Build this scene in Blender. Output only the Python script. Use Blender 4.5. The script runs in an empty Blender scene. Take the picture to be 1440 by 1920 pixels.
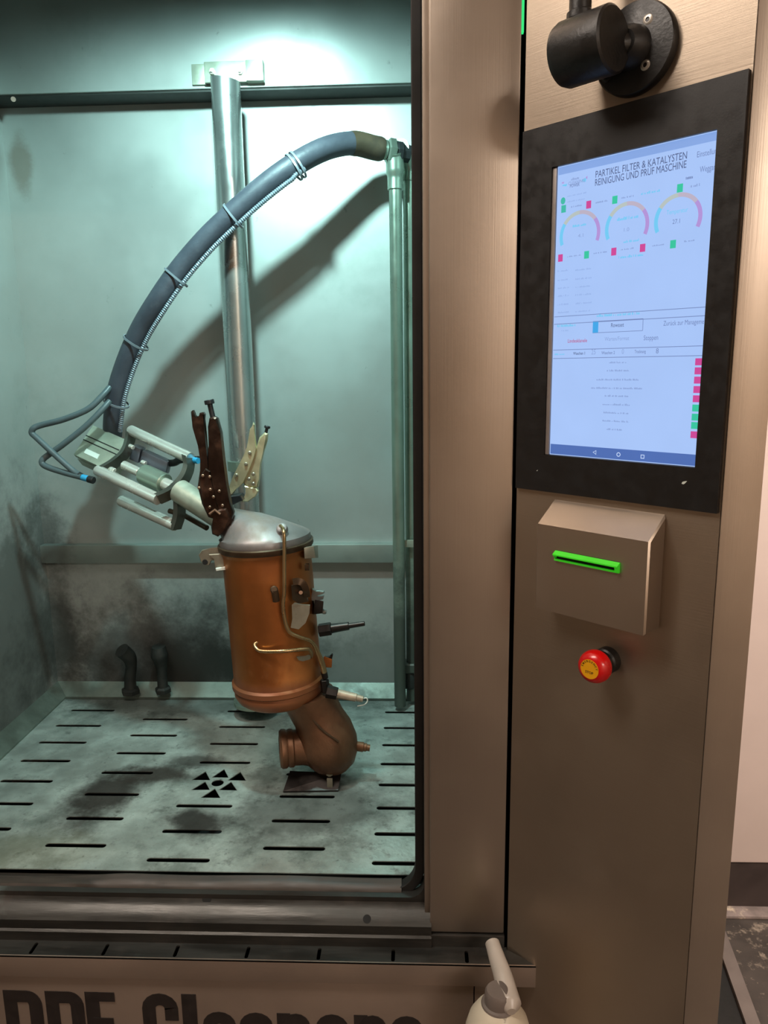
import bpy, bmesh, math, random
from mathutils import Vector, Matrix, Euler
random.seed(7)
S = bpy.context.scene
COL = S.collection
V = Vector

# ------------------------------------------------------------------ camera
F, YAW, PIT, ROL = 1411.2, -.0429929, .1906424, -.0129877
CAM = V((0, 0, 1.6))
fw = V((math.sin(YAW)*math.cos(PIT), math.cos(YAW)*math.cos(PIT), -math.sin(PIT)))
rt0 = V((math.cos(YAW), -math.sin(YAW), 0)); up0 = rt0.cross(fw)
rt = rt0*math.cos(ROL) + up0*math.sin(ROL); up = -rt0*math.sin(ROL) + up0*math.cos(ROL)
cd = bpy.data.cameras.new('camera'); co = bpy.data.objects.new('camera', cd); COL.objects.link(co)
cd.sensor_fit = 'HORIZONTAL'; cd.sensor_width = 36.0; cd.lens = F/1440*36.0
cd.clip_start = .02; cd.clip_end = 50
co.matrix_world = Matrix(((rt.x, up.x, -fw.x, CAM.x), (rt.y, up.y, -fw.y, CAM.y), (rt.z, up.z, -fw.z, CAM.z), (0, 0, 0, 1)))
S.camera = co

# ------------------------------------------------------------------ world, lights, exposure
S.view_settings.view_transform = 'Standard'; S.view_settings.look = 'None'
S.view_settings.gamma = 1; S.view_settings.use_curve_mapping = False
S.view_settings.exposure = 0.0
W = bpy.data.worlds.new('world'); S.world = W; W.use_nodes = True
W.node_tree.nodes['Background'].inputs[0].default_value = (1.0, .85, .72, 1)
W.node_tree.nodes['Background'].inputs[1].default_value = .02

def area(name, loc, target, size, power, color, shape='RECTANGLE', sy=None):
    l = bpy.data.lights.new(name, 'AREA'); l.shape = shape; l.size = size
    if sy: l.size_y = sy
    l.energy = power; l.color = color
    o = bpy.data.objects.new(name, l); COL.objects.link(o); o.location = loc
    o.rotation_euler = (V(target)-V(loc)).to_track_quat('-Z', 'Y').to_euler()
    return o
CHAMBER_LAMP = V((-.29, 1.12, 2.31))
LAMP_AIM = V((-.34, 1.75, 1.72))
l = bpy.data.lights.new('chamber_light', 'SPOT'); l.energy = 60.0; l.color = (.60, 1.0, .97); l.spot_size = math.radians(128); l.spot_blend = 1.0; l.shadow_soft_size = .03
o = bpy.data.objects.new('chamber_light', l); COL.objects.link(o); o.location = CHAMBER_LAMP + (LAMP_AIM-CHAMBER_LAMP).normalized()*.03
o.rotation_euler = (LAMP_AIM-CHAMBER_LAMP).to_track_quat('-Z', 'Y').to_euler()
area('room_light_a', (1.9, -2.2, 2.84), (1.9, -2.2, 0), 1.3, 80.0, (1.0, .87, .76), sy=.35)
area('room_light_b', (-.9, .45, 2.84), (-.9, .45, 0), 1.3, 31.0, (1.0, .88, .78), sy=.35)
area('added_wall_light', (1.75, 1.0, 2.84), (1.75, 1.0, 0), 1.3, 85.0, (1.0, .88, .78), sy=.35)  # unseen lamp added to brighten the white wall beside the cabinet

def ray(px, py): return fw + rt*((px-720)/F) - up*((py-960)/F)
def P(px, py, Y):
    d = ray(px, py); return CAM + d*(Y/d.y)
def PZ(px, py, z):
    d = ray(px, py); return CAM + d*((z-CAM.z)/d.z)
# angled control panel: runs right and towards the viewer from the door post
ANG = math.radians(44)
EU = V((math.cos(ANG), -math.sin(ANG), 0)); EN = V((-math.sin(ANG), -math.cos(ANG), 0)); EZ = V((0, 0, 1))
A0 = V((.133, 1.0, 0))
def pan(u, z, off=0): return A0 + EU*u + EN*off + EZ*z
def PU(px, py, off=0):
    d = ray(px, py); t = (A0 + EN*off - CAM).dot(EN)/d.dot(EN); q = CAM + d*t
    return (q-A0).dot(EU), q.z

# ------------------------------------------------------------------ helpers
def lin(c): return tuple((x/255/12.92 if x/255 <= .04045 else ((x/255+.055)/1.055)**2.4) for x in c)

class NT:
    def __init__(s, name):
        s.m = bpy.data.materials.new(name); s.m.use_nodes = True; s.t = s.m.node_tree
        s.b = s.t.nodes['Principled BSDF']; s.tc = s.t.nodes.new('ShaderNodeTexCoord')
    def n(s, typ, **kw):
        x = s.t.nodes.new(typ)
        for k, v in kw.items(): setattr(x, k, v)
        return x
    def l(s, a, b): s.t.links.new(a, b)
    def noise(s, scale, detail=4, stretch=(1, 1, 1), rough=.6, off=0):
        mp = s.n('ShaderNodeMapping'); mp.inputs['Scale'].default_value = stretch; mp.inputs['Location'].default_value = (off, off*.7, off*.3)
        s.l(s.tc.outputs['Object'], mp.inputs['Vector'])
        nz = s.n('ShaderNodeTexNoise'); nz.inputs['Scale'].default_value = scale; nz.inputs['Detail'].default_value = detail; nz.inputs['Roughness'].default_value = rough
        s.l(mp.outputs[0], nz.inputs['Vector']); return nz.outputs['Fac']
    def ramp(s, v, a, b, lo=0., hi=1.):
        r = s.n('ShaderNodeMapRange'); r.interpolation_type = 'SMOOTHSTEP'
        for i, x in zip((1, 2, 3, 4), (a, b, lo, hi)): r.inputs[i].default_value = x
        s.l(v, r.inputs[0]); return r.outputs[0]
    def math(s, op, a, b=None):
        r = s.n('ShaderNodeMath', operation=op)
        for i, x in enumerate((a, b)):
            if x is None: continue
            if isinstance(x, (int, float)): r.inputs[i].default_value = x
            else: s.l(x, r.inputs[i])
        return r.outputs[0]
    def mix(s, f, a, b):
        r = s.n('ShaderNodeMix', data_type='RGBA')
        for i, x in ((0, f), (6, a), (7, b)):
            if isinstance(x, (int, float)): r.inputs[i].default_value = x
            elif isinstance(x, tuple): r.inputs[i].default_value = (*x, 1)
            else: s.l(x, r.inputs[i])
        return r.outputs[2]
    def blob(s, c, rad, nz, wob=.8, soft=(1.15, .35)):
        a = s.n('ShaderNodeVectorMath', operation='SUBTRACT'); a.inputs[1].default_value = c; s.l(s.tc.outputs['Object'], a.inputs[0])
        d = s.n('ShaderNodeVectorMath', operation='DIVIDE'); d.inputs[1].default_value = rad; s.l(a.outputs[0], d.inputs[0])
        ln = s.n('ShaderNodeVectorMath', operation='LENGTH'); s.l(d.outputs[0], ln.inputs[0])
        w = s.math('MULTIPLY', s.math('SUBTRACT', nz, .5), wob*2)
        return s.ramp(s.math('ADD', ln.outputs['Value'], w), soft[0], soft[1])

def mat(name, col, metal=0., rough=.5, var=.15, scale=12, stretch=(1, 1, 1), rvar=.08, bump=0., bscale=None, bstretch=None, stains_shade=(), patches=None, spec=None, coat=0., emit=None, es=1.):
    """col in sRGB 0-255; stains_shade, radii, sRGB colour, strength); patches: (scale, lo, hi, sRGB, strength)"""
    t = NT(name); c = lin(col); b = t.b
    nz = t.noise(scale, 5, stretch)
    out = t.mix(t.ramp(nz, .3, .7), tuple(x*(1-var) for x in c), tuple(min(1, x*(1+var)) for x in c))
    rg = t.ramp(nz, .3, .7, max(.02, rough-rvar), min(1, rough+rvar)); met = None
    if patches:
        for k, (sc, lo, hi, pc, st) in enumerate(patches):
            f = t.math('MULTIPLY', t.ramp(t.noise(sc, 6, (1, 1, 1), .65, 3.1+k), lo, hi), st)
            out = t.mix(f, out, lin(pc)); rg = t.math('ADD', rg, t.math('MULTIPLY', f, .15))
            met = f if met is None else t.math('MAXIMUM', met, f)
    if stains_shade:
        sn = t.noise(9, 6, (1, 1, 1), .7, 9.7)
        for (ce, ra, sc, st) in stains_shade:
            f = t.math('MULTIPLY', t.blob(ce, ra, sn), st)
            out = t.mix(f, out, lin(sc)); rg = t.math('ADD', rg, t.math('MULTIPLY', f, .2))
            met = f if met is None else t.math('MAXIMUM', met, f)
    t.l(out, b.inputs['Base Color']); t.l(rg, b.inputs['Roughness'])
    if met is not None and metal > 0: t.l(t.math('MULTIPLY', t.math('SUBTRACT', 1.0, met), metal), b.inputs['Metallic'])
    else: b.inputs['Metallic'].default_value = metal
    if spec is not None: b.inputs['Specular IOR Level'].default_value = spec
    if coat: b.inputs['Coat Weight'].default_value = coat; b.inputs['Coat Roughness'].default_value = .12
    if bump:
        bm_ = t.n('ShaderNodeBump'); bm_.inputs['Strength'].default_value = bump; bm_.inputs['Distance'].default_value = .004
        t.l(t.noise(bscale or scale*3, 4, bstretch or stretch, .6, 5.), bm_.inputs['Height']); t.l(bm_.outputs[0], b.inputs['Normal'])
    if emit: b.inputs['Emission Color'].default_value = (*lin(emit), 1); b.inputs['Emission Strength'].default_value = es
    return t.m

def emis(name, col, k=1.):
    t = NT(name); b = t.b; b.inputs['Base Color'].default_value = (.01, .01, .012, 1); b.inputs['Roughness'].default_value = .25
    nz = t.noise(14, 2); c = lin(col)
    o = t.mix(nz, tuple(x*.95 for x in c), tuple(min(1.2, x*1.05) for x in c))
    t.l(o, b.inputs['Emission Color']); b.inputs['Emission Strength'].default_value = k
    return t.m

def link(name, me, m, parent=None, smooth=True, **props):
    o = bpy.data.objects.new(name, me); COL.objects.link(o)
    if m is not None and not me.materials: me.materials.append(m)
    if smooth:
        for p in me.polygons: p.use_smooth = True
        try: me.set_sharp_from_angle(angle=math.radians(38))
        except Exception: pass
    if parent is not None:
        o.parent = parent
        # all meshes are modelled in world coordinates; a mesh parent sits at the world origin
        if parent.type == 'EMPTY': o.matrix_parent_inverse = Matrix.Translation(-parent.location)
    for k, v in props.items(): o[k] = v
    return o
def build(name, bm, m, parent=None, smooth=True, **props):
    bmesh.ops.recalc_face_normals(bm, faces=bm.faces[:])
    me = bpy.data.meshes.new(name); bm.to_mesh(me); bm.free()
    return link(name, me, m, parent, smooth, **props)
def thing(name, label, cat, loc, group=None):
    o = bpy.data.objects.new(name, None); COL.objects.link(o); o.location = loc; o.empty_display_size = .05
    o['label'] = label; o['category'] = cat
    if group: o['group'] = group
    return o
def tag(o, label, cat, group=None):
    o['label'] = label; o['category'] = cat
    if group: o['group'] = group
    return o

def frame(ax, hint=V((0, 0, 1))):
    a = V(ax).normalized()
    if abs(a.dot(hint)) > .97: hint = V((0, 1, 0)) if abs(a.y) < .9 else V((1, 0, 0))
    x = hint.cross(a).normalized(); return x, a.cross(x), a
def lathe(bm, o, ax, prof, n=32, cap0=True, cap1=True, phase=0.):
    x, y, a = frame(ax); o = V(o); rings = []
    for r, h in prof:
        rings.append([bm.verts.new(o + a*h + (x*math.cos(phase+2*math.pi*k/n) + y*math.sin(phase+2*math.pi*k/n))*max(r, 1e-5)) for k in range(n)])
    for r0, r1 in zip(rings, rings[1:]):
        for k in range(n): bm.faces.new((r0[k], r0[(k+1) % n], r1[(k+1) % n], r1[k]))
    if cap0: bm.faces.new(rings[0][::-1])
    if cap1: bm.faces.new(rings[-1])
    return bm
def cyl(bm, a, b, r, n=24, r2=None, bev=0.):
    a, b = V(a), V(b); L = (b-a).length; r2 = r if r2 is None else r2
    pr = [(r-bev, 0), (r, bev), (r2, L-bev), (r2-bev, L)] if bev else [(r, 0), (r2, L)]
    return lathe(bm, a, b-a, pr, n)
def spline(pts, n=8):
    pts = [V(p) for p in pts]; o = []
    Q = [pts[0]*2-pts[1]] + pts + [pts[-1]*2-pts[-2]]
    for i in range(1, len(Q)-2):
        p0, p1, p2, p3 = Q[i-1:i+3]
        for k in range(n):
            t = k/n
            o.append(.5*((2*p1) + (p2-p0)*t + (2*p0-5*p1+4*p2-p3)*t*t + (3*p1-p0-3*p2+p3)*t**3))
    o.append(pts[-1]); return o
def tube(bm, path, r, n=16, cap=True):
    path = [V(p) for p in path]; N = len(path)
    rs = r if isinstance(r, (list, tuple)) else [r]*N
    T = [(path[min(i+1, N-1)]-path[max(i-1, 0)]).normalized() for i in range(N)]
    x, _, _ = frame(T[0]); rings = []
    for i in range(N):
        x = (x - T[i]*x.dot(T[i])).normalized(); y = T[i].cross(x)
        rings.append([bm.verts.new(path[i] + (x*math.cos(2*math.pi*k/n)+y*math.sin(2*math.pi*k/n))*rs[i]) for k in range(n)])
    for a, b in zip(rings, rings[1:]):
        for k in range(n): bm.faces.new((a[k], a[(k+1) % n], b[(k+1) % n], b[k]))
    if cap: bm.faces.new(rings[0][::-1]); bm.faces.new(rings[-1])
    return bm
def loft(bm, secs, n=40, cap0=True, cap1=True):
    """secs: (centre, axis, radius or (rx, ry))"""
    rings = []
    for c, a, r in secs:
        x, y, a = frame(a, V((0, 1, 0))); rx, ry = (r, r) if isinstance(r, (int, float)) else r
        rings.append([bm.verts.new(V(c) + x*math.cos(2*math.pi*k/n)*rx + y*math.sin(2*math.pi*k/n)*ry) for k in range(n)])
    for a, b in zip(rings, rings[1:]):
        for k in range(n): bm.faces.new((a[k], a[(k+1) % n], b[(k+1) % n], b[k]))
    if cap0: bm.faces.new(rings[0][::-1])
    if cap1: bm.faces.new(rings[-1])
    return bm
def hexa(bm, c8, bev=0., seg=2):
    """8 corners: bottom 4 then top 4"""
    vs = [bm.verts.new(V(c)) for c in c8]
    fs = [bm.faces.new([vs[i] for i in f]) for f in ((3, 2, 1, 0), (4, 5, 6, 7), (0, 1, 5, 4), (1, 2, 6, 5), (2, 3, 7, 6), (3, 0, 4, 7))]
    if bev:
        es = list({e for f in fs for e in f.edges})
        bmesh.ops.bevel(bm, geom=es, offset=bev, segments=seg, affect='EDGES', profile=.6)
    return bm
def box(bm, a, b, bev=0.):
    (x0, y0, z0), (x1, y1, z1) = a, b
    return hexa(bm, [(x0, y0, z0), (x1, y0, z0), (x1, y1, z0), (x0, y1, z0), (x0, y0, z1), (x1, y0, z1), (x1, y1, z1), (x0, y1, z1)], bev)
def obox(bm, c, ex, ey, ez, bev=0.):
    c, ex, ey, ez = V(c), V(ex), V(ey), V(ez)
    return hexa(bm, [c-ex-ey-ez, c+ex-ey-ez, c+ex+ey-ez, c-ex+ey-ez, c-ex-ey+ez, c+ex-ey+ez, c+ex+ey+ez, c-ex+ey+ez], bev)
def prism(bm, pts, d, bev=0.):
    """pts: 3D polygon; d: extrusion vector"""
    d = V(d); a = [bm.verts.new(V(p)) for p in pts]; b = [bm.verts.new(V(p)+d) for p in pts]; n = len(a)
    fs = [bm.faces.new(a[::-1]), bm.faces.new(b)] + [bm.faces.new((a[i], a[(i+1) % n], b[(i+1) % n], b[i])) for i in range(n)]
    if bev:
        es = list({e for f in fs[:2] for e in f.edges})
        bmesh.ops.bevel(bm, geom=es, offset=bev, segments=1, affect='EDGES')
    return bm
def strip(bm, path, w, nrm, th):
    """flat bar of width w following path, lying across nrm, thickness th along nrm"""
    path = [V(p) for p in path]; N = len(path); nrm = V(nrm).normalized(); rings = []
    for i in range(N):
        T = (path[min(i+1, N-1)]-path[max(i-1, 0)]).normalized(); s = T.cross(nrm).normalized()
        wi = w[i] if isinstance(w, (list, tuple)) else w
        rings.append([bm.verts.new(path[i] + s*a*wi/2 + nrm*b*th/2) for a, b in ((-1, -1), (1, -1), (1, 1), (-1, 1))])
    for a, b in zip(rings, rings[1:]):
        for k in range(4): bm.faces.new((a[k], a[(k+1) % 4], b[(k+1) % 4], b[k]))
    bm.faces.new(rings[0][::-1]); bm.faces.new(rings[-1]); return bm
def plate2d(name, loops, th, mw, m, parent=None, bev=0., **props):
    """filled 2-D outline with holes, extruded th (centred), placed by matrix mw"""
    cu = bpy.data.curves.new(name, 'CURVE'); cu.dimensions = '2D'; cu.fill_mode = 'BOTH'; cu.extrude = th/2; cu.bevel_depth = bev
    for lp in loops:
        sp = cu.splines.new('POLY'); sp.points.add(len(lp)-1); sp.use_cyclic_u = True
        for i, (x, y) in enumerate(lp): sp.points[i].co = (x, y, 0, 1)
    t = bpy.data.objects.new(name, cu); COL.objects.link(t); bpy.context.view_layer.update()
    me = bpy.data.meshes.new_from_object(t.evaluated_get(bpy.context.evaluated_depsgraph_get()))
    bpy.data.objects.remove(t); bpy.data.curves.remove(cu); me.transform(mw)
    return link(name, me, m, parent, True, **props)
def rrect(x0, y0, x1, y1, r, k=6):
    o = []
    for cx, cy, a in ((x1-r, y1-r, 0), (x0+r, y1-r, 90), (x0+r, y0+r, 180), (x1-r, y0+r, 270)):
        for i in range(k+1):
            t = math.radians(a+90*i/k); o.append((cx+r*math.cos(t), cy+r*math.sin(t)))
    return o
def text_mesh(s, bold=0.):
    cu = bpy.data.curves.new('lettering', 'FONT'); cu.body = s; cu.size = 1; cu.resolution_u = 3; cu.offset = bold; cu.fill_mode = 'FRONT'
    t = bpy.data.objects.new('lettering', cu); COL.objects.link(t); bpy.context.view_layer.update()
    me = bpy.data.meshes.new_from_object(t.evaluated_get(bpy.context.evaluated_depsgraph_get()))
    bpy.data.objects.remove(t); bpy.data.curves.remove(cu); return me
MXZ = Matrix(((1, 0, 0, 0), (0, 0, -1, 0), (0, 1, 0, 0), (0, 0, 0, 1)))     # x,y -> X,Z facing -Y
def MP(u, z, off): return Matrix(((EU.x, 0, EN.x, pan(u, z, off).x), (EU.y, 0, EN.y, pan(u, z, off).y), (0, 1, 0, z), (0, 0, 0, 1)))

# ------------------------------------------------------------------ materials
SOOT = (24, 22, 18)
M = {}
M['chamber'] = mat('chamber_steel', (170, 176, 173), .42, .42, .06, 5, rvar=.07, bump=.04, bscale=30,
    patches=((3.2, .55, .75, (120, 128, 122), .35), (26, .66, .76, (70, 72, 66), .5)),
    stains_shade=(((-.62, 1.75, .90), (.42, .4, .21), SOOT, .80), ((-.55, 1.75, .86), (.26, .4, .13), SOOT, .85), ((-.90, 1.75, 1.22), (.06, .12, .10), SOOT, .6), ((-.2, 1.75, .86), (.5, .3, .14), (40, 48, 42), .5),
            ((-.90, 1.55, .95), (.1, .5, .45), (40, 42, 38), .75), ((-.87, 1.75, 2.05), (.03, .05, .07), (92, 72, 38), .5)))
M['rail'] = mat('rail_steel', (150, 160, 154), .6, .4, .08, 10, bump=.03, stains_shade=(((-.88, 1.7, 1.16), (.06, .2, .1), SOOT, .6),))
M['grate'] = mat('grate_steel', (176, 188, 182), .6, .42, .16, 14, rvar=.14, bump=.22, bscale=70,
    patches=((9, .44, .70, (74, 86, 80), .8), (30, .54, .72, (52, 60, 55), .65), (70, .60, .72, (34, 38, 35), .6)),
    stains_shade=(((-.60, 1.29, .8), (.085, .12, .2), (30, 24, 18), .97), ((-.52, 1.37, .8), (.09, .05, .2), (34, 27, 20), .95), ((-.40, 1.21, .8), (.085, .05, .2), (26, 22, 17), .97), ((-.47, 1.42, .8), (.09, .035, .2), (32, 27, 21), .85), ((-.65, 1.12, .8), (.16, .06, .2), (96, 100, 80), .5),
            ((-.19, 1.24, .8), (.19, .15, .2), (40, 40, 36), .78), ((-.5, 1.70, .8), (.6, .12, .2), (40, 46, 42), .75)))  # first patch on this line paints the filter's shadow onto the grate
M['rim'] = mat('rim_steel', (104, 116, 108), .5, .45, .2, 16, bump=.1, patches=((9, .48, .7, (50, 56, 50), .6),))
M['pit'] = mat('pit_black', (10, 11, 10), 0, .8)
M['steel'] = mat('brushed_steel', (178, 165, 152), .94, .40, .05, 3, rvar=.05, bump=.05, bscale=4, bstretch=(140, 140, 1.2),
    patches=((18, .72, .80, (120, 108, 98), .35),))
M['panel'] = mat('panel_steel', (166, 152, 136), .92, .44, .06, 2.5, rvar=.05, bump=.05, bscale=4, bstretch=(2.0, 2.0, 160),
    patches=((2.6, .56, .8, (96, 84, 68), .22),))
M['sill'] = mat('sill_steel', (54, 53, 50), .5, .40, .22, 7, stretch=(1, 6, 6), rvar=.12, bump=.08, bscale=9, bstretch=(2, 16, 16),
    patches=((14, .52, .74, (56, 48, 43), .6), (5, .56, .72, (112, 120, 116), .45), (40, .62, .75, (38, 32, 28), .5)))
M['front'] = mat('front_steel', (150, 134, 122), .6, .38, .08, 4, bump=.04, bscale=5, bstretch=(1.5, 120, 120), patches=((5, .5, .8, (88, 78, 70), .3),))
M['undershade'] = mat('dark_undershade', (38, 40, 37), .1, .6, .2, 12)
M['rubber'] = mat('black_rubber', (15, 14, 13), 0, .55, .2, 20)
M['lip'] = mat('dirty_rubber_lip', (54, 46, 40), .1, .5, .25, 20, stretch=(1, 5, 5), patches=((9, .5, .7, (30, 26, 22), .6),))
M['galv'] = mat('tube_steel', (178, 184, 182), .9, .27, .07, 8, rvar=.06, bump=.03, bscale=4, bstretch=(30, 30, 2), patches=((26, .68, .78, (110, 112, 108), .4),))
M['pipe'] = mat('pipe_steel', (150, 166, 152), .8, .33, .1, 10, patches=((14, .6, .75, (70, 80, 72), .5),), stains_shade=(((-.05, 1.66, .9), (.2, .3, .3), (22, 28, 24), .85),))
M['hose'] = mat('hose_rubber', (66, 70, 80), 0, .5, .10, 30, bump=.12, bscale=160, patches=((20, .62, .78, (98, 100, 104), .4),))
M['sleeve'] = mat('hose_sleeve', (84, 72, 56), .35, .5, .2, 18, patches=((14, .5, .7, (48, 42, 36), .6),))
M['conduit'] = mat('conduit_grey', (128, 138, 148), .3, .45, .08, 20)
M['tie'] = mat('tie_grey', (120, 128, 136), .1, .4, .06, 20)
M['airhose'] = mat('airhose_grey', (74, 88, 92), 0, .45, .1, 18)
M['alu'] = mat('dull_aluminium', (168, 174, 158), .6, .45, .12, 24, bump=.08, patches=((22, .55, .72, (112, 114, 100), .5),))
M['rod'] = mat('rod_steel', (222, 221, 212), .6, .24, .05, 18, patches=((16, .66, .80, (140, 122, 106), .4),))
M['spider'] = mat('bracket_steel', (104, 106, 98), .8, .38, .12, 20)
M['dark'] = mat('dark_fitting', (42, 44, 46), .4, .42, .15, 20)
M['purple'] = mat('grey_block', (128, 130, 142), .7, .38, .1, 18)
M['blue'] = mat('blue_plastic', (44, 150, 196), 0, .4, .1, 18)
M['label'] = mat('pale_sticker', (206, 214, 206), 0, .5, .05, 20)
M['plierd'] = mat('rusty_dark_steel', (52, 36, 28), .75, .36, .3, 30, bump=.1, patches=((26, .5, .7, (78, 46, 28), .5),))
M['pliers'] = mat('nickel_steel', (196, 192, 158), .7, .38, .12, 40, bump=.15, bscale=90, patches=((34, .55, .7, (140, 134, 98), .5),))
M['rivet'] = mat('bright_rivet', (150, 120, 100), .8, .42, .1, 30)
M['can'] = mat('heat_tinted_can', (172, 106, 56), .8, .35, .18, 5, rvar=.06, bump=.05, bscale=30,
    patches=((5, .46, .72, (124, 70, 38), .5), (14, .60, .76, (64, 40, 28), .5)),
    stains_shade=(((-.21, 1.28, 1.02), (.05, .06, .10), (206, 132, 66), .55), ((-.25, 1.28, 1.0), (.2, .2, .035), (88, 56, 48), .6), ((-.22, 1.28, .93), (.2, .2, .05), (138, 60, 28), .45)))
M['dome'] = mat('dome_steel', (140, 135, 134), .72, .47, .14, 9, bump=.12, bscale=50, patches=((8, .50, .74, (104, 80, 56), .55),), stains_shade=(((-.24, 1.28, 1.155), (.2, .14, .022), (122, 92, 54), .8),))
M['elbow'] = mat('rusty_elbow', (112, 80, 58), .6, .45, .22, 16, bump=.2, bscale=60, patches=((12, .5, .7, (72, 44, 30), .6),))
M['thin'] = mat('thin_pipe_steel', (168, 142, 104), .9, .3, .1, 20)
M['tab'] = mat('tab_steel', (150, 144, 128), .7, .4, .15, 20, patches=((18, .5, .7, (80, 64, 46), .5),))
M['tabd'] = mat('dark_tab_steel', (84, 66, 50), .7, .4, .2, 20)
M['sens'] = mat('sensor_dark', (52, 48, 46), .7, .35, .15, 30)
M['ceram'] = mat('sensor_sheath', (198, 180, 160), .55, .35, .15, 40)
M['wire'] = mat('white_wire', (220, 224, 216), 0, .4)
M['bezel'] = mat('monitor_bezel', (17, 17, 18), 0, .42, .1, 60, bump=.03, bscale=400)
M['bev'] = mat('screen_bevel', (140, 132, 128), .3, .4)
M['black'] = mat('black_plastic', (20, 19, 18), 0, .42, .15, 40, bump=.1, bscale=220)
M['screwm'] = mat('screw_head', (196, 190, 180), .7, .35)
M['boxsteel'] = mat('reader_box_steel', (166, 152, 138), .9, .38, .04, 3, bump=.03, bscale=5, bstretch=(120, 120, 1.5))
M['green'] = mat('green_plastic', (60, 200, 36), 0, .35, .08, 20, emit=(60, 220, 40), es=.22)
M['green_glint'] = emis('green_reflection', (50, 225, 120), 1.1)  # self-lit colour standing in for a green reflection
M['red'] = mat('red_plastic', (200, 8, 10), 0, .32, .06, 20, coat=.3)
M['yellow'] = mat('yellow_disc', (226, 160, 8), 0, .45, .04, 20)
M['ink'] = mat('dark_print', (60, 40, 14), 0, .5)
M['letter'] = mat('black_lettering', (34, 28, 26), 0, .5, .15, 60)
M['bottle'] = mat('dirty_white_bottle', (200, 190, 170), 0, .42, .06, 14, patches=((16, .55, .72, (140, 128, 84), .6), (34, .62, .72, (60, 54, 40), .7)))
M['pump'] = mat('pump_plastic', (176, 166, 156), 0, .38, .06, 18, patches=((28, .64, .74, (84, 74, 64), .7),))
M['pumpd'] = mat('pump_collar', (104, 94, 88), 0, .45, .1, 20)
M['wall'] = mat('white_paint', (216, 200, 194), 0, .55, .03, 3)
M['wall2'] = mat('room_wall_paint', (190, 174, 156), 0, .7, .06, 2)
M['ceil'] = mat('ceiling_paint', (190, 176, 160), 0, .8, .04, 2)
M['plinth'] = mat('dark_plinth', (58, 48, 46), 0, .6, .15, 12)
M['kerb'] = mat('worn_kerb', (132, 120, 116), 0, .7, .25, 20, patches=((22, .55, .68, (206, 190, 168), .8),))
M['floor'] = mat('dirty_floor', (62, 56, 52), 0, .7, .25, 10, bump=.3, bscale=60, patches=((16, .56, .66, (150, 138, 124), .8), (30, .62, .70, (176, 160, 140), .7), (7, .5, .7, (40, 38, 38), .6)))
M['mat'] = mat('black_sheet', (16, 17, 16), 0, .8, .3, 40)
M['bar'] = mat('grey_floor_bar', (110, 102, 98), .2, .55, .1, 14)
M['lampw'] = emis('lamp_glass', (215, 255, 245), 3.)
M['tubelamp'] = emis('ceiling_lamp_glass', (255, 225, 190), 3.)
M['sooty'] = mat('sooty_fitting', (34, 38, 36), .2, .6, .3, 30, bump=.3, bscale=80)

# ------------------------------------------------------------------ room
def st(o): o['kind'] = 'structure'; return o
RX0, RX1, RY0, RY1, RZ = -3.2, 3.2, -3.0, 2.12, 2.9
bm = bmesh.new(); box(bm, (RX0, RY0, -.1), (RX1, RY1+.1, 0)); st(build('floor', bm, M['floor']))
bm = bmesh.new(); box(bm, (RX0, RY0, RZ), (RX1, RY1+.1, RZ+.1)); st(build('ceiling', bm, M['ceil']))
YW = PZ(1400, 1700, .012).y; ZW = P(1400, 1618, YW).z
bm = bmesh.new(); box(bm, (RX0, YW, ZW), (RX1, 2.22, RZ), .006); st(build('wall_back', bm, M['wall']))
bm = bmesh.new(); box(bm, (RX0, YW+.004, 0), (RX1, 2.22, ZW)); st(build('baseboard_back', bm, M['plinth']))
bm = bmesh.new(); box(bm, (RX0, PZ(1400, 1718, .012).y, 0), (RX1, YW+.004, .012), .004); st(build('trim_1', bm, M['kerb']))
bm = bmesh.new(); box(bm, (RX0-.1, RY0, 0), (RX0, RY1, RZ)); st(build('wall_left', bm, M['wall2']))
bm = bmesh.new(); box(bm, (RX1, RY0, 0), (RX1+.1, RY1, RZ)); st(build('wall_right', bm, M['wall2']))
bm = bmesh.new(); box(bm, (RX0, RY0-.1, 0), (RX1, RY0, RZ)); st(build('wall_front', bm, M['wall2']))
for i, (x, y, w) in enumerate(((1.9, -2.2, 'on the right behind the viewer'), (-.9, .45, 'above the front of the wash chamber'), (1.75, 1.0, 'added to brighten the white wall beside the cabinet'))):
    t = thing('ceiling_lamp', 'long warm ceiling lamp %s' % w, 'lamp', (x, y, 2.9), 'room ceiling lamps')
    bm = bmesh.new(); box(bm, (x-.7, y-.2, 2.86), (x+.7, y+.2, 2.9), .006); build('housing', bm, M['ceil'], t)
    bm = bmesh.new(); box(bm, (x-.65, y-.17, 2.852), (x+.65, y+.17, 2.86)); build('diffuser', bm, M['tubelamp'], t)
# floor items at the right
a, b = PZ(1355, 1768, .008), PZ(1412, 1925, .008)
d = (b-a).normalized(); a = a-d*.25; b = b+d*.5
bm = bmesh.new(); strip(bm, [a, b], .034, (0, 0, 1), .016); o = build('floor_bar', bm, M['bar'])
tag(o, 'narrow grey metal bar lying diagonally on the dirty floor', 'bar')
s = d.cross(V((0, 0, 1))); s = s if s.x < 0 else -s
bm = bmesh.new(); prism(bm, [V((p.x, p.y, 0)) for p in (a+s*.02, b+s*.02, b+s*.5, a+s*.5)], (0, 0, .006)); o = build('floor_sheet', bm, M['mat'])  # thin black sheet covering the floor beside the bar
tag(o, 'thin black sheet between the grey floor bar and the cabinet', 'mat')

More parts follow.
